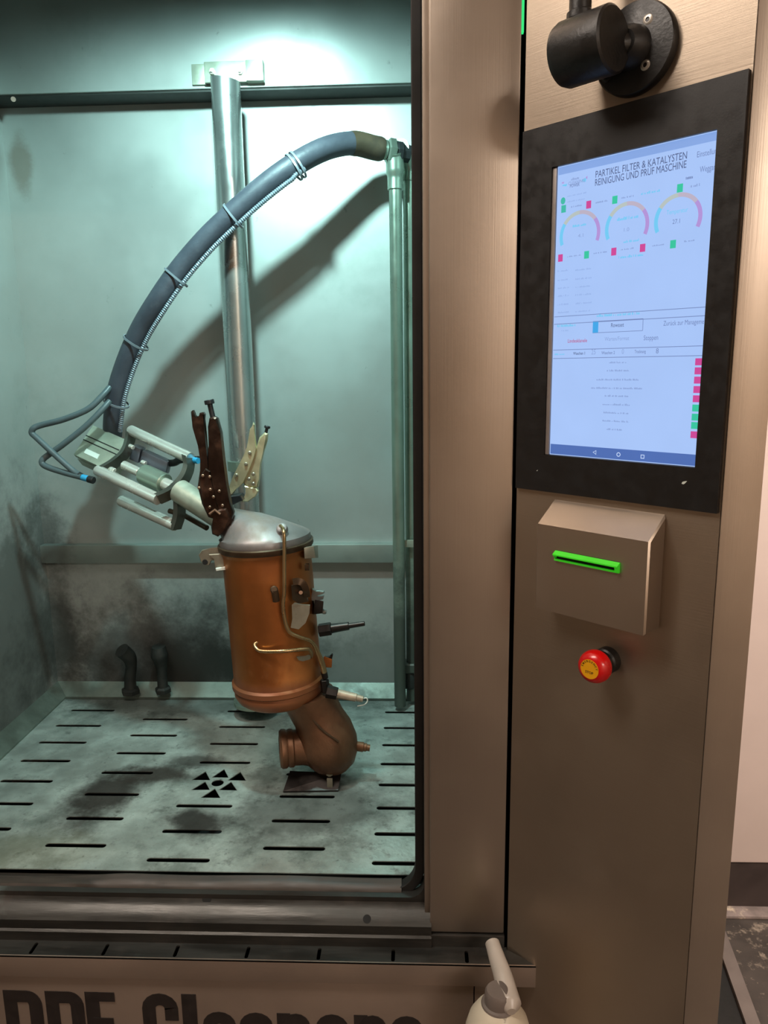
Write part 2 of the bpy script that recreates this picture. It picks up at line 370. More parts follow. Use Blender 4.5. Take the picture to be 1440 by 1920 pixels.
# ------------------------------------------------------------------ the cleaning cabinet
CAB = thing('cleaning_cabinet', 'brushed stainless steel wash cabinet with open chamber, door post and angled control panel', 'cabinet', (-.3, 1.3, 0))
XL, XR, YB = -.905, .06, 1.75         # chamber inside
PX0, PX1 = .0185, .1295               # door post
ZL = .732                             # ledge top
def part(name, bm, m, parent=CAB, **k): return build(name, bm, m, parent, **k)
bm = bmesh.new(); box(bm, (XL-.03, YB, .70), (XR+.03, YB+.03, 2.5)); part('back_wall', bm, M['chamber'])
bm = bmesh.new(); box(bm, (XL, 1.68, 2.17), (XR, YB, 2.5), .003); part('back_panel', bm, M['chamber'])
bm = bmesh.new(); box(bm, (XL, 1.686, 2.166), (XR, YB, 2.1705)); part('shade_strip', bm, M['undershade'])  # dark strip paints the shade under the overhanging upper panel
bm = bmesh.new(); cyl(bm, P(25, 186, 1.69), P(25, 186, 1.675), .005, 12); part('bolt', bm, M['screwm'])
bm = bmesh.new(); box(bm, (XL-.03, 1.06, .70), (XL, YB, 2.5)); part('side_wall', bm, M['chamber'])
bm = bmesh.new(); box(bm, (XR, 1.06, .70), (XR+.03, YB, 2.5)); part('side_wall', bm, M['chamber'])
bm = bmesh.new(); box(bm, (XL-.03, 1.06, 2.47), (XR+.03, YB+.03, 2.5)); part('chamber_roof', bm, M['chamber'])
bm = bmesh.new(); box(bm, (XL, 1.06, .62), (XR, YB, .66)); part('sump', bm, M['pit'])
# mid rail
def zrow(py, Y, px=400): return P(px, py, Y).z
bm = bmesh.new(); box(bm, (XL, 1.726, zrow(1056, 1.726)), (XR, YB, zrow(1022, 1.726)), .003); part('wall_rail', bm, M['rail'])
# floor rim around the grate
def quadslab(bm, a, b, c, d, th=.01): prism(bm, [a, b, c, d], (0, 0, -th))
ZG, ZR = .800, .831
GX0, GX1, GY0, GY1 = -.872, .035, 1.075, 1.712
bm = bmesh.new()
prism(bm, [V((XL, YB, ZR)), V((XR, YB, ZR)), V((GX1, GY1+.006, ZG+.004)), V((GX0, GY1+.006, ZG+.004))], (0, 0, -.06))
prism(bm, [V((XL, 1.06, ZR)), V((XL, YB, ZR)), V((GX0, GY1+.006, ZG+.004)), V((GX0, 1.06, ZG+.004))], (0, 0, -.06))
prism(bm, [V((XR, 1.06, ZR)), V((XR, YB, ZR)), V((GX1, GY1+.006, ZG+.004)), V((GX1, 1.06, ZG+.004))], (0, 0, -.06))
part('floor_rim', bm, M['rim'], smooth=False)
# front opening frame: flange with rounded corner
LX0, LX1 = -.80, .0195
def zrow(py, Y, px=400): return P(px, py, Y).z
OZ0 = .800
hole = rrect(LX0, OZ0, .0095, 2.12, .022, 8)
plate2d('opening_flange', [[(-.935, .72), (.022, .72), (.022, 2.5), (-.935, 2.5)], hole], .018, Matrix.Translation((0, 1.031, 0)) @ MXZ, M['sill'], CAB)
# rubber gasket following the opening, with a larger corner radius than the flange
g_in = rrect(LX0+.01, OZ0+.0, -.002, 2.11, .042, 10); g_out = rrect(LX0, OZ0-.008, .0085, 2.12, .045, 10)
plate2d('door_gasket', [g_out, g_in], .016, Matrix.Translation((0, 1.046, 0)) @ MXZ, M['rubber'], CAB, .0015)
# sill lip inside (wavy), profile sill, ledge
def extr(bm, prof, x0, x1, n=1, wave=None):
    rings = []
    for i in range(n+1):
        x = x0+(x1-x0)*i/n
        rings.append([bm.verts.new(V((x, y, z + (wave(x)*w if wave else 0)))) for y, z, w in prof])
    k = len(prof)
    for a, b in zip(rings, rings[1:]):
        for j in range(k): bm.faces.new((a[j], a[(j+1) % k], b[(j+1) % k], b[j]))
    bm.faces.new(rings[0]); bm.faces.new(rings[-1][::-1])
wv = lambda x: -.0055*(1/(1+math.exp((x+.50)*60))) + .0012*math.sin(x*22)
bm = bmesh.new()
extr(bm, [(1.075, .792, 0), (1.062, zrow(1640, 1.062)+.0, 1), (1.052, zrow(1640, 1.052)-.001, 1), (1.045, zrow(1649, 1.045), .8), (1.036, zrow(1660, 1.036), .3), (1.030, zrow(1674, 1.03), 0), (1.030, .775, 0), (1.075, .775, 0)], LX0-.02, -.025, 40, wv)
part('rubber_lip', bm, M['lip'])
zz = lambda r, Y: zrow(r, Y)
prof = [(1.06, .70), (1.06, zz(1676, 1.03)), (1.030, zz(1677, 1.03)), (1.024, zz(1680, 1.024)), (1.020, zz(1690, 1.020)), (1.014, zz(1701, 1.014)), (1.006, zz(1712, 1.006)), (1.000, zz(1724, 1.0)), (.9965, zz(1731, .9965)), (.998, zz(1738, .998)),
        (.9975, zz(1747, .9975)), (.994, zz(1753, .994)), (.9935, zz(1769, .9935)), (.9935, .70)]
bm = bmesh.new(); extr(bm, [(y, z, 0) for y, z in prof], -.935, PX0+.002); part('sill', bm, M['sill'])
for hx, r0, r1, Ya, Yb, hr in ((688, 1712, 1724, 1.006, 1.000, .0062), (388, 1680, 1690, 1.024, 1.020, .0075)):
    a, b = P(hx, r0, Ya), P(hx, r1, Yb); a.z, b.z = zz(r0, Ya), zz(r1, Yb); c = (a+b)/2; b.x = a.x
    n = V((1, 0, 0)).cross(b-a).normalized(); n = n if n.y < 0 else -n
    bm = bmesh.new(); lathe(bm, c-n*.002, n, [(hr, 0), (hr, .0023)], 20); part('drain_hole', bm, M['pit'])
# post, its foot, ledge
bm = bmesh.new(); box(bm, (PX0, 1.0, zz(1742, 1.0)+.002), (PX1, 1.06, 2.5), .0025); part('door_post', bm, M['steel'])
bm = bmesh.new(); box(bm, (PX0, .9965, ZL-.03), (PX1+.001, 1.06, zz(1743, 1.0)), .002); part('post_foot', bm, M['sill'])
bm = bmesh.new(); box(bm, (PX0-.008, 1.012, .76), (PX0+.001, 1.03, 2.5), .001); part('post_trim', bm, M['steel'])
LZ = zz(1768, .995); LY = .962; LXE = P(1010, 1815, LY).x
sl = []
for i, (px, dx) in enumerate(((64, 0), (198, 0), (331, 0), (464, 0), (598, 0), (737, 0), (875, 0))):
    c = P(px, 1783, .978).x; sl.append(rrect(c-.0028, LY+.004, c+.0028, LY+.027, .0027, 4))
c = P(-70, 1783, .978).x; sl.append(rrect(c-.0028, LY+.004, c+.0028, LY+.027, .0027, 4))
plate2d('ledge', [[(-.935, LY), (LXE, LY), (.1335, .9935), (.1335, .998), (-.935, .998)]] + sl, .0025, Matrix.Translation((0, 0, LZ-.0013)), M['sill'], CAB)
bm = bmesh.new(); box(bm, (-.935, LY, zz(1839, LY)), (LXE, LY+.003, LZ), .0008); part('ledge_face', bm, M['front'])
bm = bmesh.new(); box(bm, (-.935, LY+.003, LZ-.034), (.125, .998, LZ-.03)); part('gutter', bm, M['pit'])
FX = P(889, 1860, .967).x
bm = bmesh.new(); box(bm, (-.935, .967, .12), (FX-.0008, .987, LZ-.034), .001); part('skirt_panel', bm, M['front'])
bm = bmesh.new(); box(bm, (FX+.0008, .968, .12), (.128, .987, LZ-.034), .001); part('skirt_panel', bm, M['front'])
bm = bmesh.new(); box(bm, (-.90, 1.0, 0), (.12, 1.7, .12)); part('plinth', bm, M['plinth'])
bm = bmesh.new(); box(bm, (-.935, .99, .12), (-.905, 1.78, .70)); box(bm, (-.905, 1.75, .12), (.12, 1.78, .70)); part('body_shell', bm, M['front'])
# header above the opening
bm = bmesh.new(); box(bm, (-.935, 1.0, 2.2), (PX0, 1.02, 2.5), .002); part('header', bm, M['steel'])
# control column: angled panel, right front strip, side
PW = PU(1412, 131)[0]; ZT = 2.5
p0, p1 = pan(.0025, 0), pan(PW, 0)
XE = P(1425, 960, p1.y).x
def vprism(bm, pts, z0, z1, bev=0.): prism(bm, [V((x, y, z0)) for x, y in pts], (0, 0, z1-z0), bev)
bm = bmesh.new(); e = EN*-.004
vprism(bm, [(p0.x, p0.y), (p1.x, p1.y), (p1.x+.002, p1.y+.005), (p0.x+e.x, p0.y+e.y)], .02, ZT); part('control_panel', bm, M['panel'])
bm = bmesh.new(); box(bm, (p1.x+.0006, p1.y-.001, .02), (XE, p1.y+.003, ZT), .001); part('corner_strip', bm, M['steel'])
bm = bmesh.new(); box(bm, (XE-.003, p1.y+.003, .02), (XE, 1.78, ZT)); part('column_side', bm, M['steel'])
bm = bmesh.new(); box(bm, (p0.x+.004, 1.012, .02), (p0.x+.006, 1.06, ZT)); box(bm, (PX1-.01, 1.05, .1), (p0.x+.02, 1.06, ZT)); part('gap_backing', bm, M['pit'])
a = P(984.5, -60, .9995); b = P(982.5, 60, .9995)
bm = bmesh.new(); box(bm, (PX1+.0002, 1.0, b.z), (PX1+.0026, 1.006, 2.4)); part('green_glint_strip', bm, M['green_glint'], label='thin glowing strip painted as a green reflection in the gap beside the post')  # glowing strip stands in for green light reflected in the post edge
# lettering DPF Cleaners on the front panel (heavy condensed)
YF = .967
def stroke_letter(name, strokes, x0, sx, zb):
    bm = bmesh.new()
    for i_, (w, pts) in enumerate(strokes):
        strip(bm, [V((x0+px*sx, YF-.0004-.0003*i_, zb+pz)) for px, pz in pts], w, (0, 1, 0), .0008)
    return part(name, bm, M['letter'], None if False else LET, smooth=False)
LET = [o for o in CAB.children if o.name.startswith('skirt_panel')][0]
H = .113; X_ = .083; w = .0205; h = w/2
def arc(cx, cz, rx, rz, a0, a1, k=8): return [(cx+rx*math.cos(math.radians(a0+(a1-a0)*i/k)), cz+rz*math.sin(math.radians(a0+(a1-a0)*i/k))) for i in range(k+1)]
LW = .0505
ZTOP = zrow(1858, YF, 100); ZB = ZTOP-H
def L_D(W): return [(w, [(h, 0), (h, H)]), (w, [(h, H-h)] + arc(W-h-.012, H-h-.016, .012, .016, 90, 0) + arc(W-h-.012, h+.016, .012, .016, 0, -90) + [(h, h)])]
def L_P(W): return [(w, [(h, 0), (h, H)]), (w, [(h, H-h)] + arc(W-h-.012, H-h-.016, .012, .016, 90, 0) + arc(W-h-.012, .052, .012, .012, 0, -90) + [(h, .04)])]
def L_F(W): return [(w*1.05, [(h, 0), (h, H)]), (.016, [(h, H-.008), (W, H-.008)]), (.016, [(h, H*.53), (W*.9, H*.53)])]
def L_C(W): return [(w, [(W-h, H*.58), (W-h, H-.026)] + arc(W/2, H-.026, W/2-h, .026-h, 0, 180) + arc(W/2, .026, W/2-h, .026-h, 180, 360) + [(W-h, H*.40)])]
def L_l(W): return [(w*1.1, [(W/2, 0), (W/2, H)])]
def L_e(W): return [(w, [(W-h, X_*.45), (W-h, X_-.024)] + arc(W/2, X_-.024, W/2-h, .024-h, 0, 180) + arc(W/2, .024, W/2-h, .024-h, 180, 340)), (.011, [(h, X_*.48), (W-h, X_*.48)])]
def L_a(W): return [(w, [(h, X_*.66), (h, X_-.024)] + arc(W/2, X_-.024, W/2-h, .024-h, 180, 0) + [(W-h, 0)]), (w*.9, [(W-h, .048), (W/2, .046)] + arc(W/2, .026, W/2-h, .018, 120, 270) + [(W-h, .012)])]
def L_n(W): return [(w, [(h, 0), (h, X_)]), (w, [(h, X_-.026)] + arc(W/2+.004, X_-.022, W/2-h-.004, .022-h, 180, 0) + [(W-h, 0)])]
def L_r(W): return [(w, [(h, 0), (h, X_)]), (w, [(h, X_-.026)] + arc(W/2+.004, X_-.022, W/2-h-.004, .022-h, 180, 0) + [(W-h, X_*.62)])]
def L_s(W): return [(w, [(W-h, X_*.66), (W-h, X_-.024)] + arc(W/2, X_-.024, W/2-h, .024-h, 0, 180) + [(h, X_*.62), (W-h, X_*.38)] + arc(W/2, .024, W/2-h, .024-h, 0, -180) + [(h, X_*.34)])]
for f, a, b in ((L_D, 8, 79), (L_P, 86, 157), (L_F, 161, 216), (L_C, 266, 333), (L_l, 341, 368), (L_e, 378, 440), (L_a, 447, 510), (L_n, 518, 580), (L_e, 591, 652), (L_r, 663, 724), (L_s, 732, 793)):
    xa, xb = P(a, 1880, YF).x, P(b, 1880, YF).x
    stroke_letter('lettering', f(xb-xa), xa, 1, ZB)
# small shelf that carries the pump bottle (below the picture)
bm = bmesh.new(); box(bm, (.01, .80, .50), (.15, .967, .505), .001); part('bottle_shelf', bm, M['front'])

# chamber lamp (above the picture)
LMP = thing('chamber_lamp', 'round cold white spot lamp hanging under the chamber roof', 'lamp', (CHAMBER_LAMP.x, CHAMBER_LAMP.y, 2.47))
LD = (LAMP_AIM-CHAMBER_LAMP).normalized(); LB = CHAMBER_LAMP - LD*.035
bm = bmesh.new(); lathe(bm, LB, LD, [(.02, 0), (.04, .006), (.046, .03), (.047, .056)], 32, True, False); build('housing', bm, M['galv'], LMP)
bm = bmesh.new(); lathe(bm, LB+LD*.046, LD, [(.044, 0), (.044, .002)], 32); build('glass', bm, M['lampw'], LMP)
bm = bmesh.new(); cyl(bm, LB+LD*.02, (LB.x+LD.x*.02, LB.y+LD.y*.02, 2.47), .008, 12); build('bracket', bm, M['galv'], LMP)
vl = CHAMBER_LAMP + LD*.03
bm = bmesh.new(); strip(bm, [vl+V((0, -.03, .062)), vl+V((0, .05, .045)), vl+V((0, .13, -.008))], .26, V((0, .3, 1)), .002); build('added_visor', bm, M['galv'], LMP)  # unseen plate added to hold lamp light off the upper wall panel

# ------------------------------------------------------------------ slotted grate
colsX = [(-.829, 0), (-.639, 1), (-.450, 0), (-.262, 1), (-.075, 0)]
loops = [[(GX0, GY0), (GX1, GY0), (GX1, GY1), (GX0, GY1)]]
dc = PZ(408, 1468, ZG)
PIT_ = .0785
for cx, odd in colsX:
    y = 1.652 - (.0435 if odd else 0)
    while y > GY0+.01:
        if not (math.hypot(cx+.053-dc.x, y-dc.y) < .05):
            loops.append(rrect(cx, y-.0054, cx+.106, y+.0054, .005, 4))
        y -= PIT_
for k in range(6):
    a = math.radians(60*k+30); r0, r1 = .020, .052
    t = V((math.cos(a), math.sin(a), 0)); s = V((-t.y, t.x, 0)); q = V((dc.x, dc.y, 0))
    if k % 2: tri = [q+t*r1-s*.0, q+t*r0+s*.017, q+t*r0-s*.017]
    else: tri = [q+t*r0, q+t*r1-s*.019, q+t*r1+s*.019]
    loops.append([(p.x, p.y) for p in tri])
loops.append([(dc.x+.012*math.cos(i*math.pi/8), dc.y+.012*math.sin(i*math.pi/8)) for i in range(16)])
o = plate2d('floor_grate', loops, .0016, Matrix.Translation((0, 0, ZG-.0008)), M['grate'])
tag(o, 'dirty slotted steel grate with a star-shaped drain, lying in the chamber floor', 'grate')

# ------------------------------------------------------------------ support pole with wall bracket
YP = 1.635
pt, pb = P(424, 165, YP), P(456, 860, YP)
PXC = (pt.x+pb.x)/2
POLE = thing('support_pole', 'thick shiny vertical steel tube standing before the back wall of the chamber', 'pole', (PXC, YP, ZR))
ztop = P(420, 150, YP).z
R_ = .0295
bm = bmesh.new()
n = 40; ring0 = []; ring1 = []
for k in range(n):
    a = 2*math.pi*k/n; x, y = R_*math.cos(a), R_*math.sin(a)
    ring0.append(bm.verts.new((PXC+x, YP+y, ZR-.01))); ring1.append(bm.verts.new((PXC+x, YP+y, ztop + .012*(-x/R_)*.4 - .012*(y/R_)*-.2)))
for k in range(n): bm.faces.new((ring0[k], ring0[(k+1) % n], ring1[(k+1) % n], ring1[k]))
bm.faces.new(ring1); build('tube', bm, M['galv'], POLE)
zc = P(445, 872, YP).z
bm = bmesh.new(); lathe(bm, (PXC, YP, zc-.012), (0, 0, 1), [(R_+.0005, 0), (R_+.006, .001), (R_+.006, .022), (R_+.0005, .023)], 40); build('collar', bm, M['pipe'], POLE)
bm = bmesh.new(); lathe(bm, (PXC, YP, ZR), (0, 0, 1), [(.05, 0), (.05, .008), (R_, .009)], 40); build('base_flange', bm, M['pipe'], POLE)
YK = 1.677
k0, k1 = P(359, 119, YK), P(497, 159, YK)
bk = thing('pole_bracket', 'folded steel mounting bracket bolted to the wall above the pole', 'bracket', (PXC, YK, k1.z))
bm = bmesh.new()
xs = [k0.x, P(386, 140, YK).x, P(464, 140, YK).x, k1.x]
za, zb = P(430, 158, YK).z, P(430, 119, YK).z
for (xa, xb, ya, yb) in ((xs[0], xs[1], 1.674, 1.680), (xs[1], xs[2], 1.664, 1.672), (xs[2], xs[3], 1.660, 1.680)):
    box(bm, (xa, ya, za), (xb, yb, zb), .0012)
build('plate', bm, M['alu'], bk)
for px in (399, 451):
    c = P(px, 135, 1.664); bm = bmesh.new(); cyl(bm, c, c+V((0, -.006, 0)), .0062, 6); cyl(bm, c+V((0, -.006, 0)), c+V((0, -.011, 0)), .0035, 12); build('bolt', bm, M['rod'], bk)

# ------------------------------------------------------------------ riser pipes on the right
rp = P(742, 420, 1.665); RISER = thing('riser_pipe', 'vertical greenish steel water pipe with an elbow on top, right of the chamber', 'pipe', (rp.x, 1.665, ZR-.02))
X2 = rp.x; z1 = P(742, 352, 1.665).z
bm = bmesh.new(); cyl(bm, (X2, 1.665, ZR-.02), (X2, 1.665, z1), .0135, 24); build('pipe', bm, M['pipe'], RISER)
zh = P(735, 281, 1.655).z
bm = bmesh.new(); tube(bm, spline([(X2, 1.665, z1-.004), (X2, 1.665, z1+.022), (X2-.001, 1.663, zh-.012), (X2-.002, 1.657, zh-.002)], 6), [.0165]*7+[.019]*12, 24); build('elbow', bm, M['pipe'], RISER)
x3 = P(768, 500, 1.70).x
r2 = thing('water_pipe', 'vertical pale steel pipe half hidden behind the black door gasket', 'pipe', (x3, 1.70, ZR-.02))
bm = bmesh.new(); cyl(bm, (x3, 1.70, ZR-.02), (x3, 1.70, P(768, 330, 1.7).z), .0135, 24); build('pipe', bm, M['pipe'], r2)
bm = bmesh.new(); tube(bm, spline([(x3, 1.70, P(768, 340, 1.7).z), (x3, 1.698, P(768, 312, 1.7).z), (x3-.012, 1.68, zh+.005), (X2+.012, 1.66, zh+.006)], 6), .017, 24); build('elbow', bm, M['pipe'], r2)
c = P(768, 1249, 1.70); bm = bmesh.new(); lathe(bm, c-V((0, 0, .012)), (0, 0, 1), [(.019, 0), (.022, .003), (.022, .021), (.019, .024)], 6); build('hex_nut', bm, M['pipe'], r2)
bm = bmesh.new(); lathe(bm, c-V((0, 0, .055)), (0, 0, 1), [(.012, 0), (.017, .005), (.017, .04), (.015, .043)], 24); build('pipe_joint', bm, M['sooty'], r2)
c = P(758, 1019, 1.675)
bm = bmesh.new(); box(bm, (P(744, 1019, 1.675).x, 1.672, c.z-.009), (x3+.016, 1.677, c.z+.009), .003); build('pipe_clip', bm, M['alu'], r2)
c = P(752, 1019, 1.672); bm = bmesh.new(); cyl(bm, c, c+V((0, -.006, 0)), .0048, 12); build('clip_bolt', bm, M['rod'], r2)

# ------------------------------------------------------------------ big hose
HP = [(722, 281, 1.655), (700, 277, 1.645), (665, 269, 1.625), (625, 274, 1.60), (585, 290, 1.58), (535, 320, 1.565), (485, 358, 1.562), (435, 402, 1.562), (385, 450, 1.565), (335, 508, 1.568), (295, 565, 1.565), (262, 620, 1.58), (236, 680, 1.59), (219, 735, 1.597), (212, 785, 1.612), (211, 816, 1.632)]
HPTS = [P(*p) for p in HP]
HOSE = thing('water_hose', 'thick grey rubber hose arching across the chamber to the nozzle clamp', 'hose', HPTS[-1])
sp = spline(HPTS, 6)
bm = bmesh.new(); tube(bm, sp[8:], [.0222-.002*i/(len(sp)-8) for i in range(len(sp)-8)], 28); build('hose_body', bm, M['hose'], HOSE)
bm = bmesh.new(); tube(bm, sp[1:14], [.021, .0225] + [.0235]*10 + [.0228], 28); build('sleeve', bm, M['sleeve'], HOSE)
ax = (sp[0]-sp[3]).normalized(); q = sp[0]
bm = bmesh.new(); lathe(bm, q-ax*.008, ax, [(.016, 0), (.019, .002), (.019, .010), (.015, .012)], 20); build('ferrule', bm, M['pipe'], HOSE)
bm = bmesh.new(); lathe(bm, q+ax*.004, ax, [(.021, 0), (.0245, .003), (.0245, .015), (.021, .018)], 6); build('hex_nut', bm, M['pipe'], HOSE)
bm = bmesh.new(); lathe(bm, q+ax*.022, ax, [(.02, 0), (.0225, .002), (.0225, .012), (.018, .014), (.018, .03)], 8); build('hex_nut', bm, M['dark'], HOSE)
def nearest(p): return min(range(len(sp)), key=lambda i: (sp[i]-p).length)
def tie_at(px, py, Y, double=False):
    i = nearest(P(px, py, Y)); T = (sp[min(i+1, len(sp)-1)]-sp[i-1]).normalized()
    for k in ((-.0045, .0045) if double else (0,)):
        x, y, _ = frame(T); c = sp[i]+T*k; o2 = off_dir(i)
        loop = []
        for j in range(29):
            a = 2*math.pi*j/28; v = x*math.cos(a)+y*math.sin(a); s = max(0, v.dot(o2))**3
            loop.append(c + v*(.0228+.0115*s))
        bm = bmesh.new(); strip_ring(bm, loop, T, .0042, .0018); build('cable_tie', bm, M['tie'], HOSE)
def strip_ring(bm, loop, T, wd, th):
    n = len(loop)-1; c = sum(loop[:-1], V())/n; rings = []
    for i in range(n):
        o_ = (loop[i]-c).normalized(); p = loop[i]
        rings.append([bm.verts.new(p + T*a*wd/2 + o_*b) for a, b in ((-1, 0), (1, 0), (1, th), (-1, th))])
    for i in range(n):
        a, b = rings[i], rings[(i+1) % n]
        for k in range(4): bm.faces.new((a[k], a[(k+1) % 4], b[(k+1) % 4], b[k]))
def off_dir(i):
    T = (sp[min(i+1, len(sp)-1)]-sp[max(i-1, 0)]).normalized()
    v = (rt*.75 - up*.65); v = v - fw*.35; v = v - T*v.dot(T); return v.normalized()
for t in ((550, 312, 1.568, True), (436, 401, 1.562, False), (323, 520, 1.568, False), (252, 640, 1.583, False), (214, 756, 1.597, False)): tie_at(*t)
# ribbed conduit under the hose
i0, i1 = nearest(P(562, 303, 1.574)), len(sp)-4
cp = []
for i in range(i0, i1):
    t = (i-i0)/(i1-i0-1); cp.append(sp[i] + off_dir(i)*(.0272 if t > .04 else .024))
fine = spline(cp, 10); bm = bmesh.new()
L = 0; rs = []
for i, p in enumerate(fine):
    if i: L += (p-fine[i-1]).length
    rs.append(.0045+.0008*math.sin(L*2*math.pi/.0045))
tube(bm, fine, rs, 10); build('ribbed_conduit', bm, M['conduit'], HOSE)

# ------------------------------------------------------------------ two thin air hoses
def bent(pts, n=6): return spline([P(*p) for p in pts], n)
AH = [([(206, 726, 1.58), (192, 742, 1.565), (165, 767, 1.55), (120, 786, 1.54), (78, 797, 1.535), (63, 803, 1.53), (60, 812, 1.53), (70, 822, 1.528), (100, 850, 1.52), (135, 881, 1.51), (148, 890, 1.505)], 'upper thin grey air hose looping out left of the nozzle clamp'),
      ([(206, 752, 1.58), (190, 770, 1.565), (160, 800, 1.55), (120, 832, 1.54), (92, 852, 1.535), (80, 862, 1.53), (80, 870, 1.528), (92, 877, 1.524), (120, 886, 1.515), (154, 895, 1.5)], 'lower thin grey air hose ending in the blue push fitting')]
for i, (pts, lb) in enumerate(AH):
    r_ = .0064
    t = thing('air_hose', lb, 'hose', P(*pts[-1]), 'thin air hoses')
    bm = bmesh.new(); tube(bm, bent(pts), r_, 12); build('hose_body', bm, M['airhose'], t)
    a, b = P(*pts[-2]), P(*pts[-1]); dd = (b-a).normalized()
    if i == 1:
        bm = bmesh.new(); cyl(bm, b, b+dd*.016, .0066, 14, bev=.001); build('push_fitting', bm, M['blue'], t)
        bm = bmesh.new(); cyl(bm, b+dd*.016, b+dd*.030, .0075, 14, bev=.001); build('fitting_elbow', bm, M['dark'], t)
    else:
        bm = bmesh.new(); cyl(bm, b, b+dd*.012, .0066, 14, bev=.001); build('fitting_elbow', bm, M['dark'], t)

# ------------------------------------------------------------------ nozzle clamp
def PC(px, py, Y):
    # the clamp axis runs back into the chamber towards the left
    return P(px, py, Y-1.335 + 1.375 + (432-px)*.000785)
CL = thing('nozzle_clamp', 'pneumatic steel clamp head with three round bars holding the rinse nozzle', 'clamp', PC(327, 996, 1.33))
YA, YBr, YC = 1.385, 1.285, 1.33
RA = (PC(243, 806, YA), PC(354, 858, YA)); RB = (PC(181, 881, YBr), PC(294, 935, YBr)); RC = (PC(225, 938, YC), PC(326, 984, YC))
AX = (RB[1]-RB[0]).normalized()
for a, b in (RA, RB, RC):
    bm = bmesh.new(); dd = (b-a).normalized(); L = (b-a).length
    lathe(bm, a, dd, [(.0045, -.001), (.0085, .0), (.011, .003), (.0118, .006), (.0118, L+.004)], 24); build('bar', bm, M['rod'], CL)
# cylinder block
t0, t1 = PC(174, 797, 1.385), PC(236, 824, 1.385); t3 = PC(138, 852, 1.30); t2 = t3+(t1-t0)*1.03
nn = (t1-t0).cross(t3-t0).normalized(); nn = nn if nn.z < 0 else -nn
bm = bmesh.new(); hexa(bm, [p+nn*.009 for p in (t0, t1, t2, t3)] + [t0, t1, t2, t3], .0012); blk = build('cylinder_block', bm, M['alu'], CL)
ii = .004
e1 = (t1-t0); e3 = (t3-t0)
bm = bmesh.new(); q = [t0+nn*.009+e3*.06, t1+nn*.009+e3*.06, t2+nn*.009-e3*.05, t3+nn*.009-e3*.05]; hexa(bm, [p+nn*.006 for p in q]+q); build('block_core', bm, M['dark'], CL)
q = [t0+nn*.015, t1+nn*.015, t2+nn*.015, t3+nn*.015]
bm = bmesh.new(); hexa(bm, [p+nn*.022 for p in q]+q, .0012); build('cylinder_block', bm, M['alu'], CL)
for f in (.36, .50):
    c = t0+e1*.5+e3*f-nn*.0001; bm = bmesh.new(); obox(bm, c, e1*.5, e3.normalized()*.0011, nn*.0006); build('groove', bm, M['pit'], blk)
bm = bmesh.new(); obox(bm, t0+e1*.42+e3*.77-nn*.0003, e1*.2, e3*.07, nn*.0004); build('sticker', bm, M['label'], blk)
# left bracket plate around the block and right three-armed bracket
bm = bmesh.new()
ctrL = PC(220, 862, 1.335)
strip(bm, spline([RA[0]+AX*.006, PC(243, 826, 1.378), PC(234, 850, 1.355), PC(215, 868, 1.33), PC(200, 878, 1.305), RB[0]+AX*.012], 6), .0225, AX, .009); build('spacer_bracket', bm, M['spider'], CL)
bm = bmesh.new()
strip(bm, spline([RA[1]-AX*.003-V((0, 0, -.004)), PC(354, 874, 1.38), PC(346, 896, 1.36), PC(331, 914, 1.335), PC(316, 926, 1.31), RB[1]+AX*.002], 6), [.0225]*7+[.0235]*24, AX, .012)
strip(bm, spline([PC(332, 908, 1.34), PC(336, 935, 1.335), PC(336, 965, 1.333), RC[1]+AX*.003-V((0, 0, .007))], 6), .0225, AX, .012)
build('arm_bracket', bm, M['spider'], CL)
# piston, coupling, inner blocks
a, b = PC(232, 872, 1.335), PC(262, 886, 1.335); bm = bmesh.new(); cyl(bm, a, b, .0096, 20, bev=.001); build('piston_rod', bm, M['rod'], CL)
bm = bmesh.new(); cyl(bm, b-AX*.004, PC(272, 890, 1.335), .006, 16); build('thread', bm, M['dark'], CL)
a, b = PC(270, 889, 1.335), PC(309, 907, 1.335); bm = bmesh.new(); cyl(bm, a, b, .0212, 12, bev=.0015); build('coupling', bm, M['pipe'], CL)
bm = bmesh.new(); cyl(bm, b, PC(330, 917, 1.335), .0125, 16); build('piston_rod', bm, M['rod'], CL)
c = PC(292, 866, 1.40); bm = bmesh.new(); obox(bm, c, AX*.040, V((0, .015, 0)), AX.cross(V((0, 1, 0))).normalized()*.0145, .004); build('valve_block', bm, M['purple'], CL)
c = PC(258, 850, 1.40); bm = bmesh.new(); obox(bm, c, AX*.014, V((0, .016, 0)), AX.cross(V((0, 1, 0))).normalized()*.016, .003); build('valve_block', bm, M['purple'], CL)
a, b = PC(340, 862, 1.40), PC(372, 862, 1.41); bm = bmesh.new(); tube(bm, spline([PC(300, 868, 1.40), PC(325, 868, 1.405), a, b], 6), .0075, 14); build('fitting_tube', bm, M['dark'], CL)
bm = bmesh.new(); cyl(bm, PC(364, 863, 1.40), PC(372, 864, 1.40), .0062, 14); build('push_fitting', bm, M['blue'], CL)
for px, py, Y in ((243, 836, 1.36), (266, 866, 1.37), (208, 879, 1.30)):
    c = PC(px, py, Y); bm = bmesh.new(); cyl(bm, c, c+AX*.012, .0048, 12, bev=.001); build('bolt', bm, M['rod'], CL)
# nozzle tube
na, nb = PC(336, 920, 1.335), PC(432, 982, 1.345); NX = (nb-na).normalized()
bm = bmesh.new(); cyl(bm, na, nb, .0235, 28, bev=.001); build('nozzle_tube', bm, M['alu'], CL)
bm = bmesh.new(); tube(bm, [PC(318, 958, 1.37), PC(345, 966, 1.37), PC(388, 990, 1.36)], .0055, 12); build('side_rod', bm, M['tabd'], CL)

